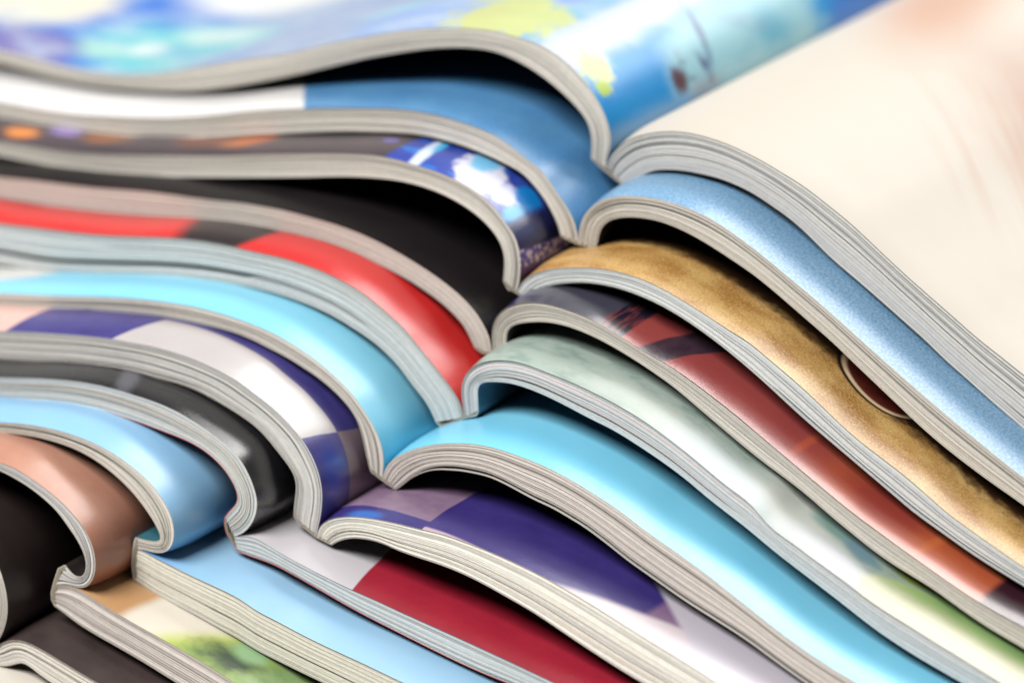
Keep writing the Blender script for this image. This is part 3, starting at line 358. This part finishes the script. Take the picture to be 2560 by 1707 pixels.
# --- magazine 3
def m3_left():
    g = page(1.18); wp = lambda a, s=0.0, f=.3: g.nz(f, f, a, s)
    c = g.mix(g.noise(.08, .12, 3, 1.0), P(58, 50, 56), P(92, 82, 88))
    for (u, v, r, col) in ((115, 5, 3.2, (226, 140, 66)), (108, 9, 3.0, (164, 138, 214)), (99, 8.5, 4.5, (150, 88, 44)), (70, 8, 5, (196, 112, 62)), (78, 9, 6, (120, 70, 56)), (67, 10, 2.2, (206, 100, 60)), (88, 10, 3, (60, 40, 60)), (40, 7.2, 1.4, (120, 110, 190))):
        c = g.mix(g.blob((u, v), r, r*.75, 0, .5, wp(.4, u)), c, P(*col))
    city = g.mix(g.noise(.5, .16, 4, 6.0), P(24, 44, 150), P(70, 96, 190))
    city = g.mix(g.step(g.noise(.16, .5, 3, 3.0), .56, .62), city, P(30, 120, 216))
    city = g.mix(g.blob((32.2, 5), 1.1, 9, -.06, .35, wp(.5, 3)), city, P(214, 226, 246))
    city = g.mix(g.blob((31.6, 10), .7, 4, -.06, .35), city, P(80, 190, 240))
    city = g.mix(g.blob((22, 5), 4.2, 7.5, -.25, .18, wp(1.3, 4, .35)), city, P(222, 222, 242))
    city = g.mix(g.blob((23.2, 10), 2.4, 4, -.2, .3, wp(1.0, 5, .4)), city, P(120, 196, 240))
    city = g.mix(g.blob((16, 5), 2.2, 3.5, .3, .3, wp(1.3, 8, .5)), city, P(206, 212, 244))
    city = g.mix(g.blob((14, 9), 2.2, 3.2, 0, .25, wp(.9, 9, .5)), city, P(24, 140, 224))
    city = g.mix(g.blob((13, 3), 1.3, 3.2, 0, .4, wp(1.0, 10, .6)), city, P(96, 190, 240))
    dk = g.mix(g.noise(.5, .4, 3, 9.0), P(24, 28, 74), P(46, 50, 104))
    city = g.mix(g.gt((12, 0), (11.6, 14), .8, wp(1.2, 2)), dk, city)
    dots = g.mul(g.step(g.noise(.9, .95, 2, 4.0), .46, .58), 1.0)
    strip = g.mix(dots, P(44, 46, 168), P(206, 196, 236))
    city = g.mix(g.gt((7.2, 0), (6.5, 13), .25, wp(.4)), strip, city)
    city = g.mix(g.gt((4.3, 0), (4.4, 13), .3, wp(.4)), P(70, 46, 140), city)
    city = g.mix(g.gt((3.0, 0), (2.6, 13), .25), P(40, 26, 70), city)
    c = g.mix(g.gt((37.5, 0), (36.3, 9.5), .6, wp(1.4)), city, c)
    return g.finish(c, .28, .5)
def m3_right():
    g = page(1.18); wp = lambda a, s=0.0, f=.3: g.nz(f, f, a, s)
    f = g.noise(2.2, 2.2, 6, 2.0, .8); n = g.noise(.10, .16, 4, 5.0)
    c = g.mix(g.step(n, .3, .7), P(168, 116, 50), P(216, 176, 110)); c = g.mix(g.mul(g.step(f, .5, .66), .75), c, P(246, 214, 150)); c = g.mix(g.mul(g.step(f, .47, .34), .75), c, P(118, 74, 28))
    c = g.mix(g.line((0, 15.5), (30, 14.0), 2.4, wp(6, 3, .5)), c, P(60, 38, 20))                  # shadow under the magazine above, painted dark brown over the sand
    c = g.mix(g.blob((64.5, 17.6), 8.6, 7.6, .15, .04), c, P(34, 20, 18)); c = g.mix(g.blob((64.7, 17.8), 8.0, 7.1, .15, .04), c, P(236, 206, 166))
    ring = g.mix(g.noise(.5, .5, 3, 2.0), P(36, 20, 18), P(128, 48, 34)); c = g.mix(g.blob((64.9, 18.0), 7.3, 6.4, .15, .06), c, ring)
    return g.finish(c, .40, .5, bump=.10)
# --- magazine 4
def m4_left():
    g = page(1.25)
    c = g.mix(g.noise(.08, .1, 3, 4.0), P(14, 12, 15), P(36, 29, 31))
    return g.finish(c, .40, .3, coat=.15)
def m4_right():
    g = page(1.25); wp = lambda a, s=0.0, f=.25: g.nz(f, f, a, s)
    c = g.mix(g.noise(.12, .15, 3, 4.0), P(54, 52, 66), P(76, 76, 92))
    c = g.mix(g.blob((8, 4), 4, 3, 0, .6), c, P(58, 54, 110))
    red = g.mix(g.noise(.06, .1, 3, 2.0), P(150, 62, 64), P(172, 82, 76))
    band = g.mix(g.step(g.noise(1.1, .12, 2, 3.0), .45, .58), P(30, 28, 44), P(112, 54, 62))
    right_of = lambda p, q, soft=.3: g.line(q, p, soft, wp(.5))          # 1 for larger u
    c = g.mix(right_of((27, 4), (27.6, 14)), c, band)
    c = g.mix(right_of((31.5, 4), (31.4, 14)), c, red)
    c = g.mix(right_of((35.6, 3), (37.8, 12)), c, g.mix(g.noise(.6, .2, 3, 6.0), P(40, 32, 48), P(84, 58, 70)))
    c = g.mix(right_of((40.6, 3), (43.6, 12)), c, red)
    c = g.mix(right_of((70, 3), (70, 12), 8), c, g.mix(g.noise(.05, .2, 3, 8.0), P(176, 74, 56), P(206, 112, 66)))
    c = g.mix(g.mul(g.blob((65, 7), .7, 6, 0, .7), .6), c, P(206, 100, 66))
    c = g.mix(g.mul(g.blob((91, 8), .8, 6, -.1, .7), .7), c, P(216, 116, 66))
    c = g.mix(g.blob((81, 8), 7, 6, 0, .6, wp(.5)), c, P(160, 66, 56))
    c = g.mix(right_of((103, 3), (103, 12), .8), c, P(58, 28, 40))
    return g.finish(c, .26, .6, coat=.8, coat_rough=.2, bump=.14)
# --- magazine 5
def m5_left():
    g = page(1.16); wp = lambda a, s=0.0, f=.1: g.nz(f, f, a, s)
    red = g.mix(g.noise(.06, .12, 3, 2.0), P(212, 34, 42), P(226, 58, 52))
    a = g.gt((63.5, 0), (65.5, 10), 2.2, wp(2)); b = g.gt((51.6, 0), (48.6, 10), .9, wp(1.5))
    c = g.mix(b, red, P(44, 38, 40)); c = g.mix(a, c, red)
    return g.finish(c, .28, .55, coat=.75, coat_rough=.22, bump=.13)
def m5_right():
    g = page(1.16); wp = lambda a, s=0.0, f=.15: g.nz(f, f, a, s)
    c = g.mix(g.noise(.09, .12, 4, 2.0), P(150, 168, 158), P(182, 196, 188))
    c = g.mix(g.mul(g.step(g.noise(.16, .3, 5, 12.0, .65), .46, .62), .55), c, P(116, 144, 134))
    c = g.mix(g.mul(g.blob((42, 4), 14, 4, 0, .6, wp(.8)), .7), c, P(206, 214, 206))
    c = g.mix(g.blob((58, 3), 12, 4, 0, .6, wp(.5)), c, P(206, 216, 218))
    c = g.mix(g.blob((70, 8), 9, 5, 0.1, .5, wp(.9, 4)), c, P(206, 212, 204))
    c = g.mix(g.blob((76, 11.5), 4.5, 3, -.3, .5, wp(.9, 5)), c, P(132, 164, 156))
    c = g.mix(g.blob((81.5, 9.5), 3.6, 2.2, -.2, .4, wp(.9, 6)), c, P(120, 152, 164))
    c = g.mix(g.blob((79, 3), 9, 3.4, 0, .5, wp(.4)), c, P(204, 206, 210))
    leaf = g.mix(g.step(g.add(g.v, g.nz(.2, .3, 5.0, 4.0)), 4, 10), P(212, 212, 184), P(164, 192, 124))
    c = g.mix(g.blob((112, 5), 27.5, 9.5, .06, .04, wp(.10, 7)), c, leaf)
    c = g.mix(g.blob((108, 13), 20, 4.2, -.02, .5, wp(.8, 8)), c, P(120, 156, 96))
    c = g.mix(g.blob((90, 13), 3, 2, 0, .6, wp(.8, 9)), c, P(166, 180, 60))
    return g.finish(c, .38, .4, coat=.2)
# --- magazine 6
def m6_left():
    g = page(1.13); wp = lambda a, s=0.0, f=.12: g.nz(f, f, a, s)
    c = g.mix(g.noise(.04, .05, 3, 2.0), P(126, 212, 244), P(154, 222, 246))
    c = g.mix(g.gt((5.5, 0), (5.5, 20), 6), P(64, 186, 226), c)  # deeper cyan at the gutter, painted in for the weaker sheen there
    c = g.mix(g.blob((93, 11), 9, 5.5, -.1, .2, wp(.7, 3)), c, P(232, 230, 226))
    return g.finish(c, .30, .5)
def m6_right():
    g = page(1.13)
    c = g.mix(g.noise(.04, .05, 3, 5.0), P(112, 206, 244), P(142, 218, 246))
    return g.finish(c, .30, .5)
# --- magazine 7
def m7_left():
    g = page(1.15); wp = g.nz(.4, .4, .25)
    pur = g.mix(g.noise(.25, .3, 4, 2.0), P(48, 42, 108), P(84, 78, 150)); pur = g.mix(g.blob((10, 4), 4, 3, .2, .6, g.nz(.4, .4, 1.0, 3.0)), pur, P(40, 62, 160))
    gry = g.mix(g.noise(.08, .1, 3, 3.0), P(184, 178, 178), P(200, 194, 194)); mauve = g.mix(g.noise(2.0, 2.0, 3, 1.0), P(116, 98, 112), P(158, 140, 148))
    gt = lambda a: g.line((a[1][0], a[1][1]), (a[0][0], a[0][1]), .12, wp)                        # 1 for larger u
    k1 = gt(((17.4, 0), (15.4, 9))); k2 = gt(((56.6, 0), (52.6, 12))); k3 = gt(((78.2, 0), (76.6, 12)))
    # near row
    near = g.mix(k1, pur, gry); near = g.mix(k2, near, pur); near = g.mix(k3, near, P(226, 186, 176))
    far = g.mix(gt(((16.9, 0), (14.6, 14))), mauve, pur); far = g.mix(k2, far, pur); far = g.mix(k3, far, P(226, 186, 176))
    row = g.line((0, 7.2), (40, 10.3), .15, wp)                                                  # 1 further back
    c = g.mix(row, near, far)
    return g.finish(c, .26, .55)
def m7_right():
    g = page(1.15); wp = g.nz(.3, .3, .35)
    pur = g.mix(g.noise(.2, .2, 4, 2.0), P(46, 36, 104), P(70, 58, 134)); pur = g.mix(g.blob((11, 1), 3, 1.4, 0, .6), pur, P(60, 110, 190))
    mauve = g.mix(g.noise(.5, .5, 4, 1.0), P(120, 96, 132), P(156, 130, 150))
    rt = lambda a, b, s=.15: g.line(b, a, s, wp)
    c = g.mix(g.line((0, 5.3), (22.3, 2.8), .2, wp), pur, mauve)                                 # back row
    r = rt((22.3, 0), (22.3, 16)); c = g.mix(r, c, pur)
    front = g.line((66, 7.0), (44, -1.4), .9, wp); front = g.mul(front, rt((40, 0), (40, 16), 6))
    c = g.mix(g.mul(r, g.line((30, 0.2), (20, 1.2), .4)), c, P(196, 172, 186))
    c = g.mix(rt((61.3, 4), (61.6, 12), .8), c, P(132, 104, 140))
    c = g.mix(front, c, P(208, 196, 202))
    c = g.mix(rt((67.8, 6.6), (58.4, 15), .8), c, P(200, 194, 206))
    return g.finish(c, .30, .5)
# --- magazine 8
def m8_left():
    g = page(1.1)
    c = g.mix(g.noise(.10, .12, 3, 2.0), P(24, 24, 27), P(40, 39, 43))
    c = g.mix(g.mul(g.blob((42, 4.5), 1.6, 5.5, -.36, .6, g.nz(.3, .3, .5)), .7), c, P(112, 112, 122))
    return g.finish(c, .22, .6, coat=.8, coat_rough=.2, bump=.12)
def m8_right():
    g = page(1.1)
    red = g.mix(g.noise(.12, .15, 3, 2.0), P(150, 26, 48), P(182, 44, 64))
    c = g.mix(g.line((20.6, 17), (23.2, 0), .18), P(206, 202, 208), red)
    return g.finish(c, .34, .45)
# --- magazine 9
def m9_left():
    g = page(1.14); c = g.mix(g.noise(.05, .06, 3, 2.0), P(134, 192, 236), P(162, 206, 240))
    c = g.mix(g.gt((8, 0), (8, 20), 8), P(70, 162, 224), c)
    return g.finish(c, .30, .5)
def m9_right():
    g = page(1.14); c = g.mix(g.noise(.05, .06, 3, 4.0), P(146, 198, 236), P(172, 212, 240))
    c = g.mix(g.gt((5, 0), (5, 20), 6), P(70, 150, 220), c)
    return g.finish(c, .32, .5)
# --- magazine 10
def m10_left():
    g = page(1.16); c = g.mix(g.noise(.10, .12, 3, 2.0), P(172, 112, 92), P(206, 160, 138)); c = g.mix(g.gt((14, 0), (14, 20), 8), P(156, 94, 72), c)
    return g.finish(c, .30, .5)
def m10_right():
    g = page(1.16); wp = lambda a, s=0.0, f=.12: g.nz(f, f, a, s)
    c = g.mix(g.noise(.1, .1, 3, 1.0), P(190, 138, 88), P(214, 174, 130))
    rt = lambda a, b, s: g.line(b, a, s, wp(1.5))
    c = g.mix(rt((13.6, 0), (15, 10), 1.2), c, P(232, 224, 208))
    c = g.mix(rt((20.5, 0), (28.5, 10), 2.2), c, P(196, 208, 110))
    c = g.mix(rt((24, 0), (31, 10), 2.2), c, P(150, 176, 96))
    c = g.mix(g.blob((32, 4.0), 5.0, 3.2, .3, .7, wp(2.2, 3, .22)), c, P(64, 82, 62))
    c = g.mix(g.blob((33.5, 9), 3, 3, 0, .5, wp(.6, 4)), c, P(150, 190, 140))
    c = g.mix(rt((36, 0), (38, 10), 2.0), c, g.mix(g.noise(.25, .3, 4, 5.0), P(92, 124, 60), P(168, 196, 140)))
    return g.finish(c, .32, .45)
def m11_page(k):
    g = page(); c = g.mix(g.noise(.10, .12, 4, 2.0+k), P(26, 20, 20), P(56, 44, 42) if k == 0 else P(88, 74, 72))
    return g.finish(c, .40, .3, coat=.2)
def m12_page(k):
    g = page(); c = g.mix(g.noise(.04, .04, 3, 2.0+k), P(232, 226, 214), P(220, 212, 200))
    return g.finish(c, .38, .4)

WARM = [(204, 200, 191), (196, 193, 184), (210, 206, 198), (188, 183, 174), (200, 194, 186)]
COOL = [(198, 203, 201), (190, 197, 198), (206, 208, 204), (180, 188, 190), (196, 197, 196)]
MIXD = [(202, 200, 194), (192, 192, 187), (207, 205, 198), (184, 179, 177), (195, 195, 199), (180, 182, 181)]
PINK = [(204, 197, 189), (194, 186, 178), (209, 201, 192), (186, 178, 172), (200, 195, 190)]
INK = lambda r, g, b: plain('cover_ink', lin(r, g, b), 0.28, 0.5)
SPECS = [
 dict(label='open magazine on top of the stack, its right page almost blank cream white', cover=INK(40, 40, 48), loose=[('R', .0, 0, 1)],
      left=dict(mat=m1_left(), tints=WARM), right=dict(mat=m1_right(), tints=MIXD, slits=[(.05, .09, 95, 400, 1.2), (.16, .2, 80, 400, .8), (.42, .47, 30, 400, .5), (.8, .84, 80, 400, .8)])),
 dict(label='second open magazine from the top with light blue fuzzy right page', cover=INK(36, 34, 40),
      left=dict(mat=m2_left(), tints=WARM), right=dict(mat=m2_right(), tints=WARM, top_edge=(214, 202, 188), slits=[(.34, .42, 2, 400, .45)])),
 dict(label='open magazine with gold sandy right page and blue city picture at its gutter', cover=INK(40, 40, 44),
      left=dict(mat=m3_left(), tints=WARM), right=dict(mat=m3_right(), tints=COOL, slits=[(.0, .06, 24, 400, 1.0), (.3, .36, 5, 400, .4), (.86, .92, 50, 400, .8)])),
 dict(label='open magazine with plain black left page and brick red right page', cover=INK(60, 62, 60),
      left=dict(mat=m4_left(), tints=PINK, slits=[(.46, .52, 8, 100, .5)]), right=dict(mat=m4_right(), tints=WARM, slits=[(.0, .12, 40, 400, .5), (.66, .74, 0, 20, 1.5)])),
 dict(label='open magazine with bright red left page and pale grey green right page', cover=INK(96, 128, 150), cover_edge=(190, 200, 206),
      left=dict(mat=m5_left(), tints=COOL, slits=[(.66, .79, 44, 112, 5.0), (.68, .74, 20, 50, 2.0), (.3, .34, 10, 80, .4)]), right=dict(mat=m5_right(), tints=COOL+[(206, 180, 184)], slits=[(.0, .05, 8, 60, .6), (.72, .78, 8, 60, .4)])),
 dict(label='open magazine with plain cyan pages on both sides', cover=INK(70, 66, 74), loose=[('R', .55, 4, 110)],
      left=dict(mat=m6_left(), tints=WARM, slits=[(.40, .46, 12, 200, .6), (.66, .7, 20, 200, .6), (.78, .88, 9, 18, 2.5)]), right=dict(mat=m6_right(), tints=PINK, slits=[(.28, .33, 10, 200, .3)])),
 dict(label='open magazine with purple and white chequered pages', cover=INK(52, 52, 56),
      left=dict(mat=m7_left(), tints=MIXD, slits=[(.3, .34, 10, 200, .4), (.6, .64, 20, 200, .5), (.9, .94, 30, 60, .8)]), right=dict(mat=m7_right(), tints=[(226, 220, 208), (216, 210, 198), (232, 226, 216)])),
 dict(label='open magazine with charcoal left page and white and crimson right page', cover=INK(44, 52, 84), cover_edge=(196, 110, 112),
      left=dict(mat=m8_left(), tints=COOL+WARM, slits=[(.3, .35, 30, 200, .5), (.55, .6, 20, 200, .4)]), right=dict(mat=m8_right(), tints=COOL, top_edge=(120, 120, 124))),
 dict(label='open magazine with sky blue pages on both sides', cover=INK(58, 110, 124), cover_th=.3, glue=.7,
      left=dict(mat=m9_left(), tints=WARM, slits=[(.45, .6, 6, 60, 1.0)]), right=dict(mat=m9_right(), tints=[(202, 200, 188), (193, 190, 177), (207, 204, 193)], slits=[(.62, .68, 10, 200, .5)])),
 dict(label='open magazine with tan left page and blurred green garden picture on right page', cover=INK(46, 40, 38), glue=.7,
      left=dict(mat=m10_left(), tints=MIXD), right=dict(mat=m10_right(), tints=[(198, 190, 184), (190, 182, 176), (206, 198, 192)], slits=[(.4, .44, 2, 40, .5)])),
 dict(label='open magazine with dark brown pages at the lower left corner', cover=INK(120, 110, 100),
      left=dict(mat=m11_page(0), tints=WARM), right=dict(mat=m11_page(1), tints=WARM)),
 dict(label='lowest open magazine with plain cream page at the bottom left corner', cover=INK(120, 110, 100),
      left=dict(mat=m12_page(0), tints=WARM), right=dict(mat=m12_page(1), tints=WARM)),
]


# ------------------------------------------------------------------ magazines
def build_block(parent, U, L, side, spec, seed, print_mat):
    rng = random.Random(seed); nrng = random.Random(seed+50)
    n = 120
    A = spline(U, n); B = spline(L, n)
    ua = arclen(A)
    th = np.median(np.hypot(*(A-B).T))
    ns = max(10, int(round(th/0.165)))
    # sheet boundaries, uneven in thickness and gently wandering
    wts = np.array([rng.uniform(0.6, 1.5) for _ in range(ns)]); b0 = np.r_[0, np.cumsum(wts)]/wts.sum()
    first = 0.11/th
    b0 = first+(1-first)*b0
    bounds = []
    for k in range(ns+1):
        amp = 0.0 if k in (0, ns) else 0.17/ns
        bounds.append(np.clip(b0[k]+amp*wobble(n, 7, rng), 0, 1))
    def at(f): return A+(B-A)*f[:, None]
    tint = spec.get('tints', [(205, 200, 190)])
    V, F, K, Cc = [], [], [], []
    slits = spec.get('slits', [])
    for k in range(ns):
        gap = rng.choice([0.001, 0.002, 0.005, 0.022])/th
        t0 = at(np.minimum(bounds[k]+gap, 1)); t1 = at(np.maximum(bounds[k+1]-gap*0.5, bounds[k]+gap+0.2/ns))
        yf = np.full(n, rng.gauss(0.0, 0.06))+0.03*wobble(n, 12, rng)
        if rng.random() < 0.10: yf += rng.uniform(0.15, 0.4)
        fm = b0[k:k+2].mean()
        for (f0, f1, u0, u1, dep) in slits:
            if f0 <= fm <= f1:
                wdw = np.clip((ua-u0)/6, 0, 1)*np.clip((u1-ua)/6, 0, 1); yf = yf+dep*wdw
        yf = np.maximum(yf, -0.3)
        v, f, _ = ribbon(t0*MM, t1*MM, yf*MM, (PAGE_DEPTH+rng.gauss(0, .3))*MM)
        o = len(V); V += v; F += [tuple(i+o for i in q) for q in f]
        base = lin(*rng.choice(tint)); br = rng.uniform(1.25, 1.42)*(rng.uniform(.55, .82) if rng.random() < .17 else 1.0)
        Cc += [tuple(min(1, c*br) for c in base)+(1,)]*len(v)
    blk = mesh_obj('page_block', V, F, [EDGE], parent, cols=Cc, smooth=False)
    blk['kind'] = 'stuff'
    # the printed page that lies open on top: it dips a little towards its free front edge
    f0 = np.zeros(n); f1 = np.full(n, first*0.9)
    yf = 0.02*wobble(n, 12, rng)-0.05
    T0, T1 = at(f0), at(f1)
    s0, wd = spec.get('dip', (0.21, 8.0))
    ramp = np.clip(ua/4.0, 0, 1)
    tn = np.gradient(A, axis=0); tn /= np.maximum(np.hypot(*tn.T)[:, None], 1e-9)
    nr = np.c_[-tn[:, 1], tn[:, 0]]*(1 if side > 0 else -1)
    rows = [0.0, 0.8, 1.6, 2.4, 3.4, 4.4, 5.4, 6.6, 8.0, 60.0, PAGE_DEPTH]
    V, F, K, UVs = [], [], [], []
    for j, vv in enumerate(rows):
        lift = s0*(min(vv, wd)-min(vv, wd)**2/(2*wd))
        Q = T0+nr*(lift*ramp)[:, None]
        for i in range(n):
            V.append((Q[i][0]*MM, (vv+(yf[i] if j == 0 else 0))*MM, Q[i][1]*MM)); UVs.append((ua[i], vv))
    for j in range(len(rows)-1):
        for i in range(n-1):
            a = j*n+i; q = (a, a+1, a+1+n, a+n); F.append(q if side > 0 else q[::-1]); K.append(0)
    base0 = len(V)
    for i in range(n): V += [(T0[i][0]*MM, yf[i]*MM, T0[i][1]*MM), (T1[i][0]*MM, yf[i]*MM, T1[i][1]*MM), (T1[i][0]*MM, PAGE_DEPTH*MM, T1[i][1]*MM)]; UVs += [(ua[i], 0)]*3
    for i in range(n-1):
        a = base0+3*i
        F += [(a, a+1, a+4, a+3), (a+1, a+2, a+5, a+4)]; K += [2, 1]
    base = lin(*spec.get('top_edge', (190, 182, 172)))
    mesh_obj('printed_page', V, F, [print_mat, PAPER, EDGE], blk, mat_idx=K, uvs=UVs, cols=[base+(1,)]*len(V))
    return A, B

def build_magazine(i, D, spec):
    root = bpy.data.objects.new('open_magazine', None); C.objects.link(root)
    root.empty_display_size = 0.02
    root.location = tuple(c*MM for c in D['org'])
    root['label'] = spec['label']; root['category'] = 'magazine'; root['group'] = 'open magazines stacked on one another'
    _, BL = build_block(root, D['UL'], D['LL'], -1, spec['left'], 100+i*7, spec['left']['mat'])
    _, BR = build_block(root, D['UR'], D['LR'], 1, spec['right'], 103+i*7, spec['right']['mat'])
    # cover: back of the left half, round the spine, back of the right half
    sp = np.array(D['spine'])
    k = 6
    spd = np.vstack([np.c_[np.linspace(sp[j][0], sp[j+1][0], k, endpoint=False), np.linspace(sp[j][1], sp[j+1][1], k, endpoint=False)] for j in range(len(sp)-1)]+[sp[-1:]])
    P = np.vstack([BL[::-1], spd[1:-1], BR])
    t = np.gradient(P, axis=0); t /= np.maximum(np.hypot(*t.T)[:, None], 1e-9)
    for _ in range(2): t[1:-1] = .25*t[:-2]+.5*t[1:-1]+.25*t[2:]
    t /= np.hypot(*t.T)[:, None]
    nrm = np.c_[t[:, 1], -t[:, 0]]
    rng = random.Random(900+i)
    off = np.full(len(P), 0.02)
    nl = len(BL); nsq = len(spd)-2
    for (side, g, u0, u1) in spec.get('loose', []):
        if side == 'R':
            ua = arclen(BR); off[nl+nsq:] += g*np.clip((ua-u0)/8, 0, 1)*np.clip((u1-ua)/25, 0, 1)
        else:
            ua = arclen(BL); off[:nl] += (g*np.clip((ua-u0)/8, 0, 1)*np.clip((u1-ua)/25, 0, 1))[::-1]
    a = P+nrm*off[:, None]; b = P+nrm*(off+spec.get('cover_th', 0.17))[:, None]
    yf = 0.03*wobble(len(P), 16, rng)-0.02
    v, f, kd = ribbon(a*MM, b*MM, yf*MM, PAGE_DEPTH*MM)
    ce = lin(*spec.get('cover_edge', (196, 190, 180)))
    cov = mesh_obj('cover', v, f, [PAPER, spec['cover'], EDGE], root, mat_idx=kd, cols=[ce+(1,)]*len(v))
    # hardened glue along the inside of the spine
    t = np.gradient(spd, axis=0); t /= np.maximum(np.hypot(*t.T)[:, None], 1e-9); nn = np.c_[t[:, 1], -t[:, 0]]
    gth = spec.get('glue', 0.35)
    prof = np.sin(np.linspace(0.12, math.pi-0.12, len(spd)))**0.35*gth
    yg = -0.06+0.03*wobble(len(spd), 8, rng)
    v, f, kd = ribbon((spd-nn*prof[:, None])*MM, (spd+nn*0.015)*MM, yg*MM, PAGE_DEPTH*MM)
    mesh_obj('binding', v, f, [GLUE], cov, smooth=False)
    return root

for i, (D, S) in enumerate(zip(DATA, SPECS)): build_magazine(i, D, S)

# ------------------------------------------------------------------ table
zt = min(p[1]+D['org'][2] for D in DATA for p in D['LR']+D['LL'])-1.5
def make_table():
    g = Graph('table_white'); nt = g.nt
    tc = nt.nodes.new('ShaderNodeTexCoord'); n = nt.nodes.new('ShaderNodeTexNoise'); n.inputs['Scale'].default_value = 6; n.inputs['Detail'].default_value = 5
    nt.links.new(tc.outputs['Object'], n.inputs['Vector'])
    c = g.mix(n.outputs[0], (0.62, 0.60, 0.57), (0.52, 0.50, 0.47)); g.put(g.p.inputs['Base Color'], c); g.p.inputs['Roughness'].default_value = 0.4
    X, Y, T = 0.7, 0.5, 0.025
    v = []
    for z in (zt*MM, zt*MM-T):
        for x, y in ((-X, -Y), (X, -Y), (X, Y), (-X, Y)): v.append((x, y+0.1, z))
    f = [(0, 1, 2, 3), (7, 6, 5, 4), (0, 4, 5, 1), (1, 5, 6, 2), (2, 6, 7, 3), (3, 7, 4, 0)]
    o = mesh_obj('table_top', v, f, [g.mat], None, smooth=False); o['kind'] = 'structure'; o['label'] = 'plain white table top under the stack of magazines'
make_table()
